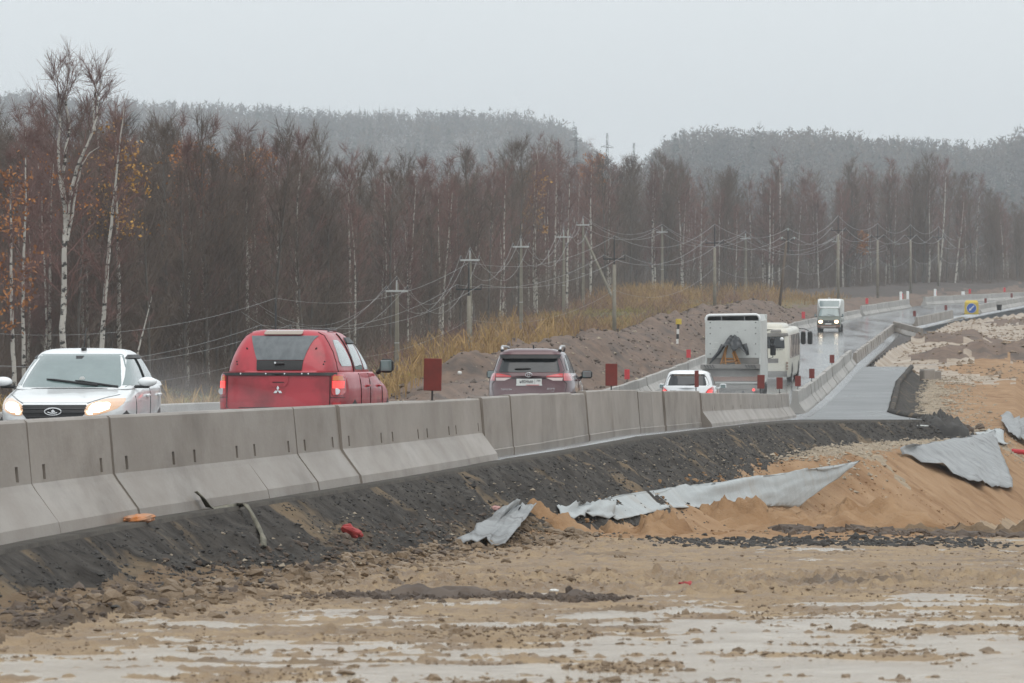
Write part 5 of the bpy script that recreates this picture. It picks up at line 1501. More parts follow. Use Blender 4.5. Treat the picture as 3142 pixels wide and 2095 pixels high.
# birches one can single out: xs of the foot, xs of the top, ys of the top, distance, kind of leaves, label
SPECIAL = [
    (298, 372, 330, 200, None, 'leaning birch with a bright white trunk, right of the many stemmed birch'),
    (375, 470, 905, 203, None, 'short thin leaning birch stem behind the white sedan roof'),
    (48, 20, 480, 207, 'leaf_orange', 'orange leaved birch at the left edge of the photo'),
    (365, 366, 325, 232, 'leaf_yellow', 'birch with a yellow orange leafy top in the left wood'),
    (555, 556, 400, 262, 'leaf_orange', 'birch with scattered orange leaves, third white trunk from left'),
    (615, 640, 410, 266, 'leaf_orange', 'birch with orange leaves near its top, right of the scattered leaf one'),
    (632, 660, 520, 268, None, 'two stemmed white birch left of the red pickup'),
    (745, 790, 420, 285, 'leaf_orange', 'birch with a small orange tuft over the red pickup'),
    (1432, 1425, 455, 420, None, 'many branched white birch at the middle of the wood'),
    (1640, 1640, 500, 440, 'leaf_yellow', 'birch with a golden leafy crown right of the middle'),
    (1815, 1820, 452, 545, 'leaf_orange', 'birch with a glowing orange crown under the skyline gap'),
    (1700, 1712, 500, 470, None, 'white trunked birch right of the golden crowned one'),
    (1770, 1782, 520, 500, None, 'white trunked birch above the propped pole'),
    (2030, 2036, 500, 560, None, 'white trunked birch left of the box truck, behind a pale pole'),
    (2145, 2152, 560, 580, None, 'white trunked birch above the box truck'),
    (2390, 2392, 480, 600, None, 'tall white trunked birch right of the bus'),
    (2880, 2910, 500, 640, None, 'leaning white birch at the bend of the road'),
    (2850, 2856, 540, 645, None, 'upright white birch left of the leaning one at the bend'),
    (2930, 2958, 600, 640, None, 'thin crooked birch right of the leaning one at the bend'),
    (2640, 2645, 700, 640, 'leaf_orange', 'small orange leaved tree far right in the haze'),
]
for j, (xf, xt, yt, D, lv, lab) in enumerate(SPECIAL):
    g = np.random.default_rng(300 + j)
    x = (xf - 1571) / F * D
    zg = ground(x, D) - .3
    H = -(yt - 1047.5) / F * D - zg
    lean = (xt - xf) / F * D
    st = [(stem(H, lean, g, bend=.012 * H), .0085 * H + .02)]
    if 'two stemmed' in lab or 'many branched' in lab: st.append((stem(H * .8, lean - 1.2, g, .2), .06))
    T, C, E = tree_arrays(300 + j, H, st, spread=.115, low=.25 if 'short' not in lab else .5, nb=34 if 'short' not in lab else 6, droop=.4, dens=.95)
    lf = None
    if lv: lf = leaf_arrays(E, 620 if 'left edge' not in lab else 650, g, .12 * max(1, D / 300), H * (.55 if 'edge' not in lab else .25), H * .95)
    tree('birch_tree', lab, 'single birches', T, C, 'birch_bark', 'twig_red', (x, D, zg), 0, 1, 1, lf, lv or 'leaf_orange')
# the tall many-stemmed birch at the left: pixel tracks of its stems at one distance
D = 196.0
base = px(196, 1100, D); base.z = ground(base.x, D) - .3
def track(pts):
    return [np.array([(a - 1571) / F * D - base.x + 0, .15 * math.sin(a), -(b - 1047.5) / F * D - base.z]) for a, b in pts]
stems = [(track([(196, 1110), (192, 1000), (196, 900), (199, 760), (203, 660), (193, 600), (180, 520), (180, 440), (186, 380), (180, 290), (172, 215)]), .155),
         (track([(203, 670), (192, 560), (200, 480), (206, 440), (214, 380), (200, 300), (208, 245), (212, 188)]), .085),
         (track([(203, 700), (212, 620), (228, 540), (256, 470), (275, 430), (295, 360), (302, 290), (318, 222)]), .10),
         (track([(207, 740), (222, 650), (235, 570), (250, 510), (275, 470), (306, 450)]), .06),
         (track([(290, 400), (286, 330), (295, 260), (300, 220)]), .04)]
for s, r0 in stems:
    s[0][2] = max(s[0][2], 0.0)
T, C, E = tree_arrays(777, 15.5, stems, spread=.125, low=.30, nb=30, droop=.3, dens=.8)
stv = [(T[0][i * 132:(i + 1) * 132], T[1][i * 126:(i + 1) * 126] - i * 132) for i in range(len(stems))]
T = stv[0]
big = tree('birch_tree', 'tallest many stemmed birch at the left, bare twigs against the sky', 'single birches', T, C, 'birch_bark', 'twig_red', base,
     leaves=leaf_arrays(E, 160, np.random.default_rng(3), .09, 9.5, 12.5))
for sv_ in stv[1:]: mesh_np('stem', sv_[0], sv_[1], MATS['birch_bark'], big, smooth=True)

# deeper wood that reads as one mass
parts = []
gd = np.random.default_rng(9)
low = []
for k in (1, 3, 6, 8, 9):
    kind, T, C, E, H = PROTO[k]
    f = C[1]
    low.append((C[0], f[gd.random(len(f)) < .22]))
for i in range(300):
    u = gd.uniform(-.135, .135)
    D = float(FRONT(u)) + gd.uniform(60, 240)
    x = u * D
    if float(Lx(D)) - x < 14: continue
    zg = float(Hbase(np.array([[x]]), np.array([[D]]))[0, 0])
    ztop = -(float(TOPY(u)) + 25 - 1047.5) / F * D
    h = min(max((ztop - zg) * gd.uniform(.72, 1.0), 8), 19)
    V, f = low[int(gd.integers(0, len(low)))]
    used, inv = np.unique(f, return_inverse=True)
    Vs = V[used].copy()
    a = gd.uniform(0, 6.28); c, s = math.cos(a), math.sin(a)
    Vs = np.stack([Vs[:, 0] * c - Vs[:, 1] * s, Vs[:, 0] * s + Vs[:, 1] * c, Vs[:, 2]], 1) * (h / 15.0)
    Vs[:, :2] *= 1.45
    parts.append((Vs + [x, D, zg], inv.reshape(-1, 4)))
V, f = join(parts)
tag(mesh_np('deep_wood', V, f, MATS['twig_grey']), kind='stuff')

# brushwood along the foot of the wood
gb = np.random.default_rng(12)
N = 3300
u = gb.uniform(-.135, .13, N)
D = FRONT(u) + gb.uniform(-10, 75, N)
x = u * D
ok = (Lx(D) - x) > 12
x, D = x[ok], D[ok]
zg = Hbase(x[:, None], D[:, None])[:, 0]
P0, P1, wd = [], [], []
for t in range(15):
    h = gb.uniform(1.5, 7.5, len(x)) * sstep(-14, 25, D - FRONT(x / D))
    b = np.stack([x + gb.normal(0, .5, len(x)), D + gb.normal(0, .5, len(x)), zg], 1)
    m = b + np.stack([gb.normal(0, .22, len(x)) * h, gb.normal(0, .22, len(x)) * h, h * .62], 1)
    e = m + np.stack([gb.normal(0, .2, len(x)) * h, gb.normal(0, .2, len(x)) * h, h * .38], 1)
    P0 += [b, m]; P1 += [m, e]; wd += [np.full(len(x), .03), np.full(len(x), .018)]
V, f = ribbons(np.concatenate(P0), np.concatenate(P1), np.concatenate(wd), gb)
tag(mesh_np('brushwood', V, f, MATS['twig_grey']), kind='stuff')
# ================================================================ FAR HILLS
mat('hill_soil', (0.09, 0.075, 0.065), 0.95, col2=(0.06, 0.052, 0.046), scale=0.02)
def hill(name, D0, D1, xs, ytop, tree_h, umin, umax, z0):
    """slope from D0 (height z0) up to the crest at D1, under a skyline given in photograph pixels"""
    f = ip(xs, ytop)
    def H(u, D):
        t = np.clip((D - D0) / (D1 - D0), 0, 1.25)
        crest = -(f(u * F + 1571) - 1047.5) / F * D1 - tree_h
        z = z0 + (crest - z0) * np.sin(np.minimum(t, 1) * PI / 2) ** 1.1
        return z - 40 * np.clip(t - 1, 0, 1) ** 1.2 + 2.0 * fbm(u * D * .012, D * .012, 71, 3)
    us_ = np.linspace(umin, umax, 120); ds = np.linspace(D0, D1 * 1.1, 40)
    U_, D_ = np.meshgrid(us_, ds)
    Z_ = H(U_, D_)
    i = np.arange(U_.size).reshape(U_.shape)
    f4 = np.stack([i[:-1, :-1], i[:-1, 1:], i[1:, 1:], i[1:, :-1]], -1).reshape(-1, 4)
    tag(mesh_np(name, np.stack([U_ * D_, D_, Z_], -1).reshape(-1, 3), f4, MATS['hill_soil'], smooth=True), kind='structure')
    return H
HA = hill('far_hill', 1700, 3200, [-800, 0, 100, 300, 500, 700, 900, 1000, 1200, 1340, 1500, 1620, 1720, 1790, 1830, 1870, 1910, 2100, 4000],
          [300, 303, 300, 318, 326, 335, 345, 358, 362, 360, 362, 368, 388, 440, 478, 505, 530, 560, 560], 21, -.24, .06, 20)
HB = hill('far_hill', 1500, 2500, [1700, 1900, 1960, 2000, 2040, 2075, 2140, 2270, 2400, 2540, 2670, 2800, 2950, 3010, 3080, 3142, 3400, 5000],
          [640, 570, 520, 478, 432, 412, 398, 400, 404, 408, 425, 432, 440, 452, 430, 412, 400, 400], 21, -.02, .24, 20)
mat('twig_far_rust', (0.135, 0.095, 0.07), 0.9, spec=0.1, col2=(0.105, 0.08, 0.06), scale=0.05)
mat('twig_far_dark', (0.06, 0.05, 0.045), 0.9, spec=0.1, col2=(0.045, 0.042, 0.04), scale=0.05)
def canopy(H, D0, D1, umin, umax, n, seed):
    """the wooded far slope: bare crowns in three tones and dark conifers mixed in"""
    g = np.random.default_rng(seed)
    u = g.uniform(umin, umax, n); D = D0 + (D1 * 1.02 - D0) * g.uniform(0, 1, n) ** .8
    z = H(u, D)
    kindn = fbm(u * 60, D * .006, seed, 3) + g.normal(0, .35, n)
    for nm, m, sel in (('bare_far_forest', 'twig_far', (kindn > -.35) & (kindn < .55)), ('dark_far_forest', 'twig_far_dark', kindn <= -.35), ('rust_far_forest', 'twig_far_rust', kindn >= .55)):
        k = np.where(sel)[0]; q = len(k)
        c = np.stack([u * D, D, z], 1)[k]
        h = g.uniform(12, 20, q); w = g.uniform(3.0, 6.0, q)
        K = 34
        t = g.uniform(.1, 1, (q, K)) ** .8
        r = np.sqrt(g.uniform(0, 1, (q, K))) * np.sin(PI * np.clip(t * .8 + .16, 0, 1)) * w[:, None]
        a = g.uniform(0, 2 * PI, (q, K))
        P0 = np.stack([c[:, 0:1] + r * np.cos(a), c[:, 1:2] + r * np.sin(a), c[:, 2:3] + t * h[:, None] * .88], -1).reshape(-1, 3)
        L = g.uniform(.6, 1.6, (q, K)).reshape(-1)
        d = g.normal(0, .8, (q * K, 3)); d[:, 2] += .55
        tag(mesh_np(nm, *ribbons(P0, P0 + d * L[:, None], g.uniform(.4, .9, q * K), g), MATS[m]), kind='stuff')
    # conifers: ragged cones
    q = n // 9
    k = g.integers(0, n, q); c = np.stack([u * D, D, z], 1)[k] + np.stack([g.normal(0, 6, q), g.normal(0, 6, q), np.zeros(q)], 1)
    h = g.uniform(12, 20, q); K = 16
    t = np.linspace(.08, .97, K)[None, :] + g.normal(0, .02, (q, K))
    a = g.uniform(0, 2 * PI, (q, K))
    R = (1 - t) * h[:, None] * .2 + .2
    P0 = np.stack([np.repeat(c[:, 0:1], K, 1), np.repeat(c[:, 1:2], K, 1), c[:, 2:3] + t * h[:, None] + .6], -1).reshape(-1, 3)
    P1 = P0 + np.stack([R * np.cos(a), R * np.sin(a), -R * .5], -1).reshape(-1, 3)
    V0, f0 = ribbons(P0, P1, (R * .9).reshape(-1), g)
    V1, f1 = ribbons(P0, 2 * P0 - P1 - np.stack([np.zeros(q * K), np.zeros(q * K), (R * 1.0).reshape(-1)], 1), (R * .9).reshape(-1), g)
    tag(mesh_np('conifer_far_forest', *join([(V0, f0), (V1, f1)]), MATS['spruce_needles']), kind='stuff')
canopy(HA, 1740, 3200, -.14, .03, 3900, 41)
canopy(HB, 1520, 2500, .02, .14, 2800, 42)

# spruces standing above the far ridge, each a tree of its own
def spruce_mesh(seed):
    g = np.random.default_rng(seed)
    parts = [tube_np(np.array([[0, 0, 0], [0, 0, 8], [0, 0, 17.5]]), [.22, .14, .03], 5)]
    c = []
    for z in np.arange(2.0, 17.2, .55):
        R = (17.6 - z) * .185 * g.uniform(.8, 1.15)
        n = 11
        a = g.uniform(0, 2 * PI) + np.arange(n) * 2 * PI / n + g.normal(0, .15, n)
        rr = R * g.uniform(.65, 1.15, n)
        P0 = np.stack([np.zeros(n), np.zeros(n), np.full(n, z + .25)], 1)
        P1 = np.stack([rr * np.cos(a), rr * np.sin(a), z - rr * .35], 1)
        t = np.stack([-np.sin(a), np.cos(a), np.zeros(n)], 1) * (R * .30)
        M = (P0 + P1) / 2 + [0, 0, .1]
        V = np.stack([P0, M - t, P1, M + t], 1).reshape(-1, 3)
        c.append((V, np.arange(len(V)).reshape(-1, 4)))
    return join(parts), join(c)
SP = [spruce_mesh(s) for s in (1, 2, 3)]
sp_list = [(20, 212), (45, 211), (57, 209), (76, 211), (510, 231), (533, 238), (552, 233), (601, 240), (622, 235), (757, 240), (778, 249), (806, 250), (826, 240), (845, 252), (871, 241), (887, 246), (905, 243), (985, 244), (1011, 257), (1040, 247), (1063, 257), (1086, 254), (1107, 252), (1134, 258), (1156, 249), (1190, 254)]
for i, (xd, yd) in enumerate(sp_list):
    D = 3140.0
    u = (xd * 3142 / 2352 - 1571) / F
    ztop = -(yd * 3142 / 2352 - 1047.5) / F * D
    zg = float(HA(np.array([u]), np.array([D]))[0])
    h = max(ztop - zg, 14)
    T, C = SP[i % 3]
    w = 'far left' if xd < 100 else 'middle left' if xd < 700 else 'middle' if xd < 950 else 'right'
    k = sum(1 for x, _ in sp_list[:i] if (x < 100, 100 <= x < 700, 700 <= x < 950, x >= 950)[('far left', 'middle left', 'middle', 'right').index(w)])
    if i < 3: pass
    t = tree('spruce_tree', 'dark spruce on the hazy ridge, %s from left of the %s group' % (ORD[k], w), 'spruces along the far ridge',
             T if i < 3 else spr_m[i % 3][0], C if i < 3 else spr_m[i % 3][1], 'grey_bark', 'spruce_needles', (u * D, D, zg), i * 1.3, h / 17.5, 1)
    if i == 0: spr_m = []
    if i < 3: spr_m.append(tuple(next(c.data for c in t.children if c.name.startswith(w_)) for w_ in ('trunk', 'crown')))

# ================================================================ DRY REEDS AND GRASS
mat('reed', (0.42, 0.285, 0.125), 0.9, spec=0.1, col2=(0.27, 0.17, 0.085), scale=0.25)
mat('grass_blade', (0.25, 0.24, 0.06), 0.9, spec=0.1, col2=(0.38, 0.29, 0.10), scale=0.12)
gr = np.random.default_rng(21)
def field(name, N, D0, D1, dl0, dl1, h0, h1, w, m, seed, thr, lean=.18, sc=.07):
    g = np.random.default_rng(seed)
    D = g.uniform(D0, D1, N); dl = g.uniform(dl0, dl1, N)
    x = Lx(D) - dl
    n = fbm(x * sc, D * sc * .5, seed + 5, 3)
    k = (n > thr) & (abs(x / D) < .14) & (D < FRONT(np.clip(x / D, -.14, .13)) + 6)
    x, D, n = x[k], D[k], n[k]
    zb = Hbase(x[:, None], D[:, None]); z = (zb + detail(x[:, None], D[:, None], zones(x[:, None], D[:, None], zb), soft=False))[:, 0] - .05
    h = g.uniform(h0, h1, len(x)) * np.clip(.5 + n, .4, 1.2)
    b = np.stack([x, D, z], 1)
    mid = b + np.stack([g.normal(0, lean * .4, len(x)) * h, g.normal(0, lean * .4, len(x)) * h, h * .6], 1)
    e = mid + np.stack([g.normal(0, lean, len(x)) * h, g.normal(0, lean, len(x)) * h, h * .4], 1)
    V, f = ribbons(np.concatenate([b, mid]), np.concatenate([mid, e]), w, g)
    tag(mesh_np(name, V, f, MATS[m]), kind='stuff')
field('dry_reeds', 42000, 235, 520, 9.5, 46, .7, 1.9, .05, 'reed', 31, -.1)
field('dry_reeds', 16000, 132, 240, 6.5, 30, .5, 1.5, .05, 'reed', 37, -.15)
field('grass', 50000, 140, 460, 7.5, 34, .15, .5, .05, 'grass_blade', 32, -.5, lean=.5)

g = np.random.default_rng(61)
n = 520
D = g.uniform(240, 480, n); dl = g.uniform(13, 42, n); x = Lx(D) - dl
ok = (abs(x / D) < .13) & (D < FRONT(np.clip(x / D, -.14, .13)))
x, D = x[ok], D[ok]
zg = Hbase(x[:, None], D[:, None])[:, 0]
P0, P1, wd = [], [], []
for t in range(22):
    h = g.uniform(.5, 2.2, len(x))
    b = np.stack([x + g.normal(0, .3, len(x)), D + g.normal(0, .3, len(x)), zg], 1)
    m = b + np.stack([g.normal(0, .3, len(x)) * h, g.normal(0, .3, len(x)) * h, h * .6], 1)
    e = m + np.stack([g.normal(0, .3, len(x)) * h, g.normal(0, .3, len(x)) * h, h * .4], 1)
    P0 += [b, m]; P1 += [m, e]; wd += [np.full(len(x), .035), np.full(len(x), .025)]
tag(mesh_np('low_shrubs', *ribbons(np.concatenate(P0), np.concatenate(P1), np.concatenate(wd), g), MATS['twig_red']), kind='stuff')

# ================================================================ LOOSE STONES, CLODS AND CRUMBS
def scatter(name, x, y, size, m, seed, flat=.65, sink=.3, z=None, low=False):
    g = np.random.default_rng(seed)
    n = len(x)
    if z is None:
        zb = Hbase(x[:, None], y[:, None])
        z = (zb + detail(x[:, None], y[:, None], zones(x[:, None], y[:, None], zb), soft=False))[:, 0]
    ph = (1 + 5 ** .5) / 2
    base = np.array([[-1, ph, 0], [1, ph, 0], [-1, -ph, 0], [1, -ph, 0], [0, -1, ph], [0, 1, ph], [0, -1, -ph], [0, 1, -ph], [ph, 0, -1], [ph, 0, 1], [-ph, 0, -1], [-ph, 0, 1]]) / 1.9
    if low: base = np.array([[1, 0, .1], [0, 1, -.1], [-1, 0, .15], [0, -1, 0], [.25, .2, .9], [-.2, -.3, -.9]])
    V = base[None] * g.uniform(.6, 1.25, (n, len(base), 1)) * size[:, None, None] * g.uniform(.6, 1.4, (n, 1, 3)) * [1, 1, flat]
    a = g.uniform(0, 6.28, n); c, s = np.cos(a), np.sin(a)
    Vx = V[..., 0] * c[:, None] - V[..., 1] * s[:, None]; Vy = V[..., 0] * s[:, None] + V[..., 1] * c[:, None]
    V = np.stack([Vx + x[:, None], Vy + y[:, None], V[..., 2] + z[:, None] + size[:, None] * (flat * .5 - sink)], -1).reshape(-1, 3)
    f = np.array([[0, 11, 5], [0, 5, 1], [0, 1, 7], [0, 7, 10], [0, 10, 11], [1, 5, 9], [5, 11, 4], [11, 10, 2], [10, 7, 6], [7, 1, 8], [3, 9, 4], [3, 4, 2], [3, 2, 6], [3, 6, 8], [3, 8, 9], [4, 9, 5], [2, 4, 11], [6, 2, 10], [8, 6, 7], [9, 8, 1]])
    if low: f = np.array([[0, 1, 4], [1, 2, 4], [2, 3, 4], [3, 0, 4], [1, 0, 5], [2, 1, 5], [3, 2, 5], [0, 3, 5]])
    Fq = (np.arange(n)[:, None, None] * len(base) + f[None]).reshape(-1, 3)
    return tag(mesh_np(name, V, Fq, MATS[m]), kind='stuff')
mat('clod', (0.16, 0.112, 0.07), 0.7, col2=(0.26, 0.185, 0.115), scale=0.9, rough2=0.4, bump=0.5, bscale=30)
mat('crumb', (0.028, 0.026, 0.025), 0.75, col2=(0.06, 0.056, 0.052), scale=2.0)
mat('stone_pale', (0.40, 0.34, 0.26), 0.8, col2=(0.26, 0.21, 0.155), scale=3.0)
mat('clod_dark', (0.07, 0.052, 0.042), 0.75, col2=(0.13, 0.095, 0.07), scale=1.0)
g = np.random.default_rng(51)
N = 16000
u = g.uniform(-.125, .125, N); y = 18 * np.exp(g.uniform(0, 1, N) * math.log(64 / 18)); x = u * y
cl = fbm(x * .5, y * .35, 81, 3)
k = (x > Ex(y) + 1.0) & (cl > -.1 + .5 * g.uniform(-1, 1, N))
x, y = x[k], y[k]
NN = 15000
u2 = g.uniform(-.125, .125, NN); y2 = 19.5 * np.exp(g.uniform(0, 1, NN) ** 1.3 * math.log(40 / 19.5)); x2 = u2 * y2
c2 = fbm(x2 * .9, y2 * .8, 82, 3)
k2_ = (x2 > Ex(y2) + 1.6) & (c2 > -.05 + .3 * g.uniform(-1, 1, NN))
scatter('mud_crumbs', x2[k2_], y2[k2_], np.clip(g.lognormal(-4.75, .45, k2_.sum()), .004, .02), 'clod', 49, low=True, flat=.7, sink=.1)
scatter('mud_clods', x, y, np.clip(g.lognormal(-4.35, .5, len(x)), .006, .045), 'clod', 52)
N = 12000
y = 28 * np.exp(g.uniform(0, 1, N) * math.log(150 / 28)); x = Ex(y) + np.abs(g.normal(.7, .5, N)) + .08
scatter('asphalt_crumbs', x, y, np.clip(g.lognormal(-4.0, .5, N) * (y / 60) ** .5, .008, .07), 'crumb', 53, low=True)
N = 1500
y = g.uniform(36, 130, N); x = Ex(y) + g.uniform(.3, 1.7, N)
scatter('pale_chips', x, y, np.clip(g.lognormal(-4.0, .4, N), .008, .04), 'stone_pale', 54, low=True)
N = 6000
y = g.uniform(112, 245, N); x = Ex(y) + 1.0 + np.abs(g.normal(1.2, 1.0, N))
scatter('gravel', x, y, np.clip(g.lognormal(-2.9, .4, N), .03, .16), 'stone_pale', 55, low=True)
N = 5000
y = g.uniform(118, 420, N); x = Lx(y) - g.uniform(1.5, 11, N)
scatter('soil_lumps', x, y, np.clip(g.lognormal(-2.6, .5, N), .03, .22), 'clod_dark', 56, low=True)
N = 2600
y = g.uniform(236, 430, N); x = Rx(y) + g.uniform(2, 17, N)
scatter('dirt_lumps', x, y, np.clip(g.lognormal(-2.3, .5, N), .04, .3), 'clod', 57, low=True)
N = 1500
y = g.normal(55, 1.6, N); x = g.uniform(1.9, 6.2, N) + g.normal(0, .15, N)
scatter('black_crumbs', x, y, np.clip(g.lognormal(-3.4, .45, N), .012, .07), 'crumb', 59)
N = 2500
y = g.uniform(60, 120, N); x = Ex(y) + g.uniform(1.0, 9, N)
scatter('sand_lumps', x, y, np.clip(g.lognormal(-3.5, .5, N), .012, .11), 'sand', 60)
N = 2600
y = g.normal(65, 1.3, N); x = g.uniform(4.0, 8.6, N)
scatter('dark_clods', x, y, np.clip(g.lognormal(-3.1, .55, N), .015, .16), 'clod_dark', 61)
N = 500
y = g.uniform(125, 400, N); x = Lx(y) - g.uniform(1.5, 10, N)
scatter('pale_rubble', x, y, np.clip(g.lognormal(-2.5, .4, N), .04, .2), 'stone_pale', 65, low=True)
N = 700
y = g.uniform(145, 158, N); x = Ex(y) + g.uniform(.2, 2.4, N)
scatter('black_crumbs', x, y, np.clip(g.lognormal(-2.9, .5, N), .02, .16), 'crumb', 66, low=True)
N = 1600
y = np.concatenate([g.normal(33, .32, N), g.normal(32.4, .22, N // 3)]); x = np.concatenate([g.normal(-.61, .42, N), g.normal(.5, .16, N // 3)])
scatter('wet_clods', x, y, np.clip(g.lognormal(-3.9, .5, len(x)), .008, .05), 'clod_dark', 63, flat=.8)
N = 3600
y = 26 * np.exp(g.uniform(0, 1, N) * math.log(56 / 26)); x = Ex(y) + g.uniform(.55, 1.7, N)
scatter('brown_crumbs', x, y, np.clip(g.lognormal(-3.9, .5, N), .008, .06), 'clod_dark', 64)
# clods along the foot of the near slope
N = 2600
y = g.uniform(28, 60, N); x = Ex(y) + 1.0 + np.abs(g.normal(.35, .45, N))
scatter('toe_clods', x, y, np.clip(g.lognormal(-3.4, .5, N), .015, .09), 'clod', 58)

# ================================================================ HEAPS
def heap(label, xs, ys, D, wx, wy, h, m, seed, name='sand_heap', cut=0.0):
    wx *= 1.45; h *= 1.15
    X = (xs - 1571) / F * D
    Z = -(ys - 1047.5) / F * D + .03
    g = np.random.default_rng(seed)
    R, K = 22, 48
    V, f = [], []
    for i in range(R + 1):
        q = i / R
        for k in range(K):
            a = 2 * PI * k / K
            rx = 1 + .22 * float(vnoise(np.array(math.cos(a) * 1.7 + seed), np.array(math.sin(a) * 1.7))) 
            x = math.cos(a) * q * wx / 2 * rx; yy = math.sin(a) * q * wy / 2 * rx
            V.append((x, yy, q))
    V = np.array(V)
    q = V[:, 2]
    z = h * (1 - q) ** .8 * (1 + .5 * fbm(V[:, 0] * 1.6 + seed, V[:, 1] * .8, seed, 4)) + .3 * h * fbm(V[:, 0] * 7, V[:, 1] * 4, seed + 3, 3) * (1 - q) ** .4 - .03
    if cut: z = np.where((V[:, 0] < -wx * .05) & (V[:, 0] > -wx * .3), z * (1 - cut), z)
    z = np.where(q > .97, -.35, z)
    i = np.arange((R + 1) * K).reshape(R + 1, K); j = np.roll(i, -1, 1)
    f = np.stack([i[:-1], j[:-1], j[1:], i[1:]], -1).reshape(-1, 4)
    o = mesh_np(name, np.stack([V[:, 0], V[:, 1], z], 1), f, MATS[m], smooth=True, loc=(X, D, Z))
    return tag(o, label, 'heap', 'heaps at the foot of the embankment')
heap('low sand heap beside the folded grey cloth', 1640, 1656, 60, 1.35, 2.6, .36, 'sand', 5)
heap('sand heap with a cut face in front of the pale sheet', 1985, 1656, 64, 1.2, 3.0, .44, 'sand', 6, cut=.5)
heap('broad sand heap below the middle of the pale sheet', 2290, 1630, 78, 3.2, 4.5, .38, 'sand', 7)
heap('long low sand heap at the foot of the sand slope', 2600, 1640, 80, 3.6, 4.5, .42, 'sand', 8)
heap('dark brown mud heap at the foot of the sand slope', 2640, 1678, 64, 2.1, 2.5, .2, 'soil', 9, 'mud_heap')
heap('dark brown mud ridge at the right edge of the photo', 3010, 1676, 66, 3.2, 2.5, .34, 'soil', 10, 'mud_heap')
heap('low black asphalt heap in the middle distance of the mud', 2230, 1702, 56, 2.3, 2.2, .12, 'crumb', 11, 'asphalt_heap')
heap('low black heap at the right, before the mud ridge', 2960, 1712, 55, 1.6, 2.0, .10, 'crumb', 12, 'asphalt_heap')
heap('churned mud ridge in the centre of the mud field', 1330, 1838, 33.0, 1.3, 1.0, .085, 'clod_dark', 13, 'mud_heap')
heap('smaller churned mud ridge right of the central one', 1770, 1848, 32.5, .5, .8, .055, 'clod_dark', 14, 'mud_heap')
heap('brown clod heap at the toe of the slope, far left', 420, 1730, 41.0, 1.2, 2.0, .13, 'clod', 15, 'mud_heap')
_hx = (2868 - 1571) / F * 152
heap('black soil heap beside the kerb of the new asphalt', 2868, 1047.5 - ground(_hx, 152.0) * F / 152, 152, 1.7, 4.0, .62, 'crumb', 16, 'asphalt_heap')

# ================================================================ GEOTEXTILE SHEETS AND LITTER
mat('geotextile', (0.43, 0.455, 0.46), 0.75, col2=(0.37, 0.395, 0.40), scale=1.5, bump=0.15, bscale=6, col3=(0.36, 0.34, 0.31), scale3=.9, lo3=.55, hi3=.8)
mat('geotextile_grey', (0.24, 0.25, 0.255), 0.7, col2=(0.33, 0.34, 0.345), scale=1.5, bump=0.2, bscale=6, col3=(0.12, 0.115, 0.11), scale3=1.1, lo3=.55, hi3=.75)
def sheet(name, corners, nu, nv, amp, label, m, seed, ragged=(0, 0, 0, 0), drop=0.0, lift=.06, fold=(3, 1.0), follow=True):
    """corners: (xs, ys) top left, top right, bottom right, bottom left in the photograph; laid on the land there"""
    P = [hit(*c) for c in corners] if len(corners[0]) == 2 else [px(*c) for c in corners]
    rows = []
    for j in range(nv + 1):
        v = j / nv; row = []
        for i in range(nu + 1):
            t = i / nu
            vv = v
            if j == 0: vv = ragged[0] * (.5 + .5 * float(vnoise(np.array(t * 14.0), np.array(seed * 1.0)))) + ragged[0] * .6 * abs(float(vnoise(np.array(t * 37.0), np.array(seed + 4.0))))
            if j == nv: vv = 1 + ragged[2] * float(vnoise(np.array(t * 6.0), np.array(seed + 2.0)))
            tt = t + (ragged[1] * float(vnoise(np.array(v * 7.0), np.array(seed + 7.0))) if i in (0, nu) else 0)
            p = P[0].lerp(P[1], tt).lerp(P[3].lerp(P[2], tt), vv)
            if follow:
                zb = float(Hbase(np.array([[p.x]]), np.array([[p.y]]))[0, 0])
                p.z = max(p.z, zb) + lift
            w = amp * (1.5 * float(vnoise(np.array(t * fold[0] * 2.2 + v * fold[1] * 2 + seed), np.array(v * 1.3 - t * .7))) * (.4 + .6 * abs(float(vnoise(np.array(t * 2.3), np.array(v * 2.1 + seed))))) + float(fbm(np.array(t * 6.0 + seed), np.array(v * 4.0), seed, 3)) * .5 + abs(float(fbm(np.array(t * 13.0 - v * 9), np.array(v * 3.0 + seed), seed, 2))) * .5)
            p = p + Vector((.5 * w, -.7 * w, abs(w) * .8))
            row.append(p)
        rows.append(row)
    o = MB().grid(rows).build(name, MATS[m], smooth=True)
    s = o.modifiers.new('thick', 'SOLIDIFY'); s.thickness = .012; s.offset = 0
    return tag(o, label, 'cloth', 'geotextile sheets on the slope')
sheet('geotextile_sheet', [(1850, 1538), (2648, 1419), (2446, 1566), (1890, 1610)], 60, 14, .055, 'large pale geotextile sheet spread down the slope under the dark edge', 'geotextile', 3, ragged=(.16, .01, .02, 0))
sheet('geotextile_sheet', [(1716, 1572), (1868, 1545), (1885, 1600), (1730, 1604)], 16, 8, .10, 'small pale sheet corner poking out left of the large one', 'geotextile', 4, ragged=(.2, .03, .1, 0))
_fc = [(x_, y_, max(40.0, hit(x_, y_ + 14).y - .5)) for x_, y_ in ((1560, 1552), (1646, 1548), (1545, 1676), (1405, 1664))]
sheet('geotextile_sheet', _fc, 18, 14, .085, 'folded grey cloth lying at the toe of the slope', 'geotextile_grey', 5, fold=(2.2, .3), ragged=(.03, .04, .04, 0), follow=False)
sheet('geotextile_sheet', [(2745, 1395), (3045, 1335), (3108, 1530), (2950, 1478)], 30, 14, .14, 'torn grey sheet hanging over the sand slope at the right', 'geotextile_grey', 6, ragged=(.12, .03, .08, 0), fold=(1.6, 1.6), lift=.12)
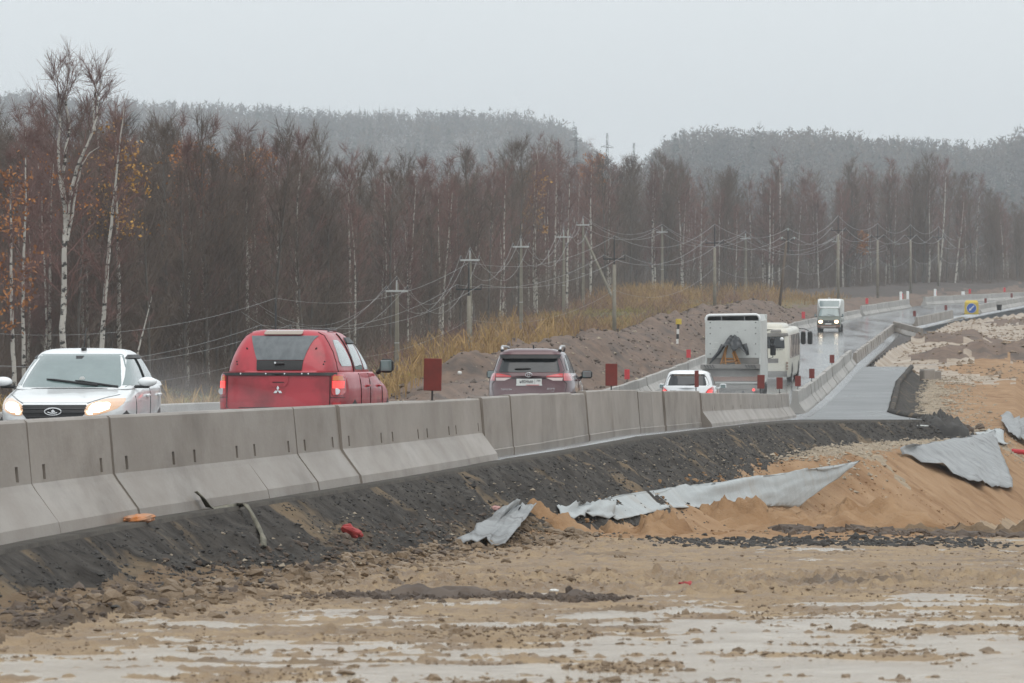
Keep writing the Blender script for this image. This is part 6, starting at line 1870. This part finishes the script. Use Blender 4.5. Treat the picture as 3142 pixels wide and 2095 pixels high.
sheet('geotextile_sheet', [(2985, 1330), (3068, 1322), (3090, 1372), (3020, 1380)], 12, 8, .10, 'small pale sheet patch on top of the sand slope', 'geotextile', 7, ragged=(.1, .05, .1, 0))
sheet('geotextile_sheet', [(3062, 1288), (3150, 1318), (3160, 1378), (3095, 1345)], 14, 8, .25, 'dark crumpled sheet at the right edge of the photo', 'geotextile_grey', 8, ragged=(.1, .05, .1, 0), fold=(2, 1.2), lift=.2)

mat('litter_red', (0.40, 0.04, 0.04), 0.5, col2=(0.32, 0.05, 0.05), scale=5)
mat('litter_orange', (0.62, 0.22, 0.06), 0.6, col2=(0.5, 0.3, 0.2), scale=9)
mat('litter_pink', (0.62, 0.36, 0.34), 0.7)
mat('rope', (0.22, 0.205, 0.16), 0.85, col2=(0.12, 0.115, 0.09), scale=4)
def crumple(name, xs, ys, D, size, m, label, cat, seed, sq=(1, .5, .5), rz=0.0, group=None):
    g = np.random.default_rng(seed)
    b = MB().ball((0, 0, 0), size / 2, 14, 9, sq)
    o = b.build(name, MATS[m], smooth=False)
    co = np.empty(len(o.data.vertices) * 3, dtype=np.float32); o.data.vertices.foreach_get('co', co); co = co.reshape(-1, 3)
    n = fbm(co[:, 0] / size * 5 + seed, co[:, 2] / size * 5 + co[:, 1] / size * 4, seed, 3)
    co *= (1 + .35 * n)[:, None]
    o.data.vertices.foreach_set('co', co.ravel().astype(np.float32)); o.data.update()
    o.location = px(xs, ys, D) if name == 'orange_rag' else hit(xs, ys + size * F / D * .25) + Vector((0, 0, size * .22)); o.rotation_euler = (0, rz, .3)
    return tag(o, label, cat, group)
crumple('plastic_bag', 1080, 1632, 55, .26, 'litter_red', 'crumpled red plastic lying at the toe of the dark slope', 'litter', 1, (1, .5, .42), .5)
crumple('orange_rag', 425, 1592, solve(lambda y: Rx(y) + .36, 425, 30, 80), .26, 'litter_orange', 'torn orange rag lying under the near barrier', 'litter', 2, (1, .6, .3), -.1)
crumple('pink_wrapper', 1520, 1560, 62, .14, 'litter_pink', 'pink wrapper above the folded grey cloth', 'litter', 3)
crumple('plastic_bag', 2110, 1792, 38, .13, 'litter_red', 'small red wrapper at the edge of a puddle', 'litter', 4, (1, .6, .4))
crumple('paper_scrap', 1700, 1812, 34, .07, 'plate_white', 'tiny pale blue white scrap on the mud', 'litter', 5, (1, .6, .4))
crumple('paper_scrap', 1102, 1697, 46, .1, 'plate_white', 'small white scrap below the red plastic', 'litter', 6, (1.3, .5, .3))
crumple('paper_scrap', 1511, 1080, 172, .28, 'plate_white', 'bright white scrap on the spoil bank above the crossover', 'litter', 7, (1, .5, .8))
crumple('paper_scrap', 1410, 1143, 140, .17, 'plate_white', 'pale stone like scrap on the spoil bank left of the crossover', 'litter', 8, (1, .6, .9))
crumple('paper_scrap', 1832, 908, 330, .45, 'plate_white', 'white scrap in the grass near the propped pole foot', 'litter', 9, (1, .5, .6))
crumple('foil_scrap', 2826, 1306, 138, .3, 'panel_white', 'flat pale scrap beside the black soil heap', 'litter', 10, (1.6, .8, .2))
# overturned red bucket on the gravel, red pipe end, dark bucket by the far barrier
def bucket(p, r0, h, m, label, rot):
    r = empty('bucket', p); r.rotation_euler = rot
    tag(r, label, 'bucket')
    b = MB()
    b.cyl((0, 0, 0), (0, 0, h), r0 * .75, r0, n=18, cap=False)
    b.cyl((0, 0, .01), (0, 0, .02), r0 * .74, n=18)
    b.cyl((0, 0, h - .03), (0, 0, h), r0 * 1.06, n=18, cap=False)
    b.build('shell', MATS[m], r, smooth=False)
    MB().tube([(r0 * math.cos(a), r0 * .9 * math.sin(a) * .4, h + r0 * .8 * math.sin(a)) for a in np.linspace(0, PI, 9)], .008, 4).build('handle', MATS['steel_dark'], r)
q = hit(2931, 1340); bucket(q + Vector((0, 0, .22)), .22, .36, 'red_bright', 'red bucket tipped over on the gravel of the slope top', (1.9, .3, .2))
bucket(px(3066, 952, 442), .3, .6, 'black_plastic', 'dark bucket hanging by the far barrier near the arrow box', (0, 0, 0))
q = hit(3110, 1386)
pp = MB().cyl(px(3104, 1384, q.y - .3), px(3104, 1384, q.y - .3) + Vector((3.0, .4, -.25)), .09, n=14)
tag(pp.build('pipe', MATS['red_bright'], smooth=True), 'bright red pipe lying on the sand slope at the right edge', 'pipe')
# strip of old webbing hanging from the barrier
tr_pts = [(606, 1512), (622, 1530), (640, 1552), (660, 1560), (700, 1557), (728, 1552), (745, 1572), (765, 1602), (785, 1634), (790, 1650), (799, 1672), (800, 1700)]
P = []
for i, (xs, ys) in enumerate(tr_pts):
    if i < 6:
        P.append(px(xs, ys, solve(lambda y: Rx(y) + (.26 + .03 * i), xs, 30, 80)))
    else:
        P.append(hit(xs, ys) + Vector((.03, -.06, .07)))
rows = [[p + Vector((-.03, 0, .012 + .02 * math.sin(i * 2.1))), p + Vector((0, -.015, .02 + .012 * math.sin(i * 1.7))), p + Vector((.028, 0, -.02 + .02 * math.sin(i * 1.3)))] for i, p in enumerate(P)]
o = MB().grid(rows).build('webbing_strip', MATS['rope'], smooth=True)
s = o.modifiers.new('thick', 'SOLIDIFY'); s.thickness = .008
tag(o, 'old grey green webbing strip hanging from the barrier down the slope', 'strap')
# kerb blocks left on the sand platform
for i, (xs, ys, w, h, lab) in enumerate(((2845, 1166, .75, .62, 'upright grey kerb block with a pale top on the sand'), (2872, 1164, .5, .5, 'darker kerb block leaning beside the upright one'))):
    q = hit(xs, ys)
    r = empty('kerb_block', q, .5 - i * .3); tag(r, lab, 'kerb block', 'kerb blocks left on the sand')
    MB().bevbox((0, 0, h / 2 - .05), (w, .5, h), .04).build('block', MATS['concrete'], r)
    MB().bevbox((0, 0, h - .03), (w * .96, .46, .04), .01).build('cap', MATS['concrete_pale'], r)
for i, (xs, ys, s) in enumerate(((2966, 1318, .5), (3008, 1310, .42), (2880, 1283, .3), (2956, 1308, .34), (3072, 1322, .3))):
    q = hit(xs, ys)
    crumple('boulder', xs, ys, q.y, s, 'clod_dark', ['largest dark boulder on the pale gravel above the red bucket', 'dark boulder right of the largest one on the gravel', 'small dark boulder at the tip of the black heap', 'flat dark lump beside the largest boulder', 'dark lump near the torn sheets'][i], 'boulder', 20 + i, (1, .8, .6), group='boulders on the gravel')

# ================================================================ SIGNS
def arrow_box():
    D = 428.0
    p = px(2981, 964, D)
    r = empty('arrow_box', p, -.1)
    tag(r, 'yellow box sign with a blue round arrow pointing down left', 'road sign')
    w, d, h = 1.42, 1.0, 1.42
    b = MB()
    lo = [(-w / 2, 0, 0), (w / 2, 0, 0), (w / 2, d, 0), (-w / 2, d, 0)]
    hi = [(-w / 2 * .97, .02, h * .84), (w / 2 * .97, .02, h * .84), (w / 2 * .97, d, h * .84), (-w / 2 * .97, d, h * .84)]
    tp = [(-w / 2 * .74, .25, h), (w / 2 * .74, .25, h), (w / 2 * .74, d - .25, h), (-w / 2 * .74, d - .25, h)]
    b.add(lo + hi + tp, [(3, 2, 1, 0)] + [(k, (k + 1) % 4, 4 + (k + 1) % 4, 4 + k) for k in range(4)] + [(4 + k, 4 + (k + 1) % 4, 8 + (k + 1) % 4, 8 + k) for k in range(4)] + [(8, 9, 10, 11)])
    b.build('box', MATS['yellow'], r)
    disc = MB().cyl((.0, -.03, .62), (0, .0, .62), .5, n=36).build('sign_rim', MATS['plate_white'], r)
    MB().cyl((.0, -.04, .62), (0, -.028, .62), .47, n=36).build('sign_disc', MATS['blue_sign'], disc)
    a = Matrix.Rotation(math.radians(-135 - 90 + 180 + 0), 4, 'Y')
    pts = [(-.05, -.36), (.05, -.36), (.05, .14), (.14, .14), (0, .38), (-.14, .14), (-.05, .14)]
    ang = math.radians(135)
    rot = [(x * math.cos(ang) - z * math.sin(ang), x * math.sin(ang) + z * math.cos(ang)) for x, z in pts]
    ar = MB().prism([(x, z + .62) for x, z in rot], .012).build('arrow', MATS['plate_white'], disc)
    ar.location = (0, -.05, 0)
    sd = MB().bevbox((w / 2 + .06, .4, .52), (.05, .5, .95), .01).build('side_board', MATS['plate_white'], r)
    for k in range(3):
        MB().box((w / 2 + .09, .4, .25 + .28 * k), (.01, .46, .1), Matrix.Rotation(.6, 3, 'X')).build('chevron', MATS['red_bright'], sd)
    MB().bevbox((0, .5, .03), (w + .3, .9, .08), .02).build('base', MATS['steel_dark'], r)
arrow_box()
def gas_post():
    q = hit(2078, 1050, 150, 700)
    r = empty('marker_post', q - Vector((0, 0, .1)), .15)
    tag(r, 'striped black and white marker post with a yellow head on the spoil bank', 'marker post')
    s = q.y / F
    seg = 15 * s
    for k in range(4):
        MB().box((.02 * k, 0, seg * (k + .5)), (9 * s * .75, .12, seg)).build('band', MATS['plate_white' if k % 2 == 0 else 'print_black'], r)
    MB().bevbox((.09, 0, seg * 4 + 8 * s), (18 * s, .1, 17 * s), .02).build('head_plate', MATS['yellow'], r)
gas_post()

# ================================================================ HAZE
hz = bpy.data.materials.new('haze_air')
hz.use_nodes = True
hn, hl = hz.node_tree.nodes, hz.node_tree.links
hn.clear()
pv = hn.new('ShaderNodeVolumePrincipled')
pv.inputs['Color'].default_value = (0.88, 0.935, 0.985, 1)
pv.inputs['Density'].default_value = 0.00026
ho = hn.new('ShaderNodeOutputMaterial')
hl.new(pv.outputs[0], ho.inputs['Volume'])
b = MB().box((0, 2450, 130), (5300, 5400, 284))
o = b.build('haze', hz)
tag(o, kind='stuff')

# spray thrown up by the wheels on the wet road
sp = bpy.data.materials.new('spray_air')
sp.use_nodes = True
sn, sl_ = sp.node_tree.nodes, sp.node_tree.links
sn.clear()
sv = sn.new('ShaderNodeVolumePrincipled')
sv.inputs['Color'].default_value = (0.95, 0.96, 0.97, 1)
sv.inputs['Density'].default_value = 0.014
so = sn.new('ShaderNodeOutputMaterial')
sl_.new(sv.outputs[0], so.inputs['Volume'])
def spray(root, y, rx, ry, rz, z=.35):
    c = root.matrix_world if False else None
    p = Vector(root.location) + Matrix.Rotation(root.rotation_euler[2], 3, 'Z') @ Vector((0, y, z))
    for k, (q, dz) in enumerate(((1.0, 0), (.78, -.08), (.58, -.15))):
        o = MB().ball((0, 0, 0), 1.0, 20, 12, (rx * q, ry * q, rz * q)).build('road_spray', sp, smooth=True)
        o.location = p + Vector((.3 * k - .3, .4 * k, dz)); o.rotation_euler = (0, 0, root.rotation_euler[2])
        tag(o, kind='stuff')
spray(pk, -3.2, 1.6, 3.0, .75)
spray(sd, -4.5, 1.7, 4.2, 1.0)
spray(mc, -3.2, 1.7, 3.0, .8)
spray(tr, -4.5, 2.2, 4.3, 1.5)
spray(bs, -5.0, 2.0, 4.8, 1.2)
spray(lt, -3.5, 1.8, 3.4, .9)
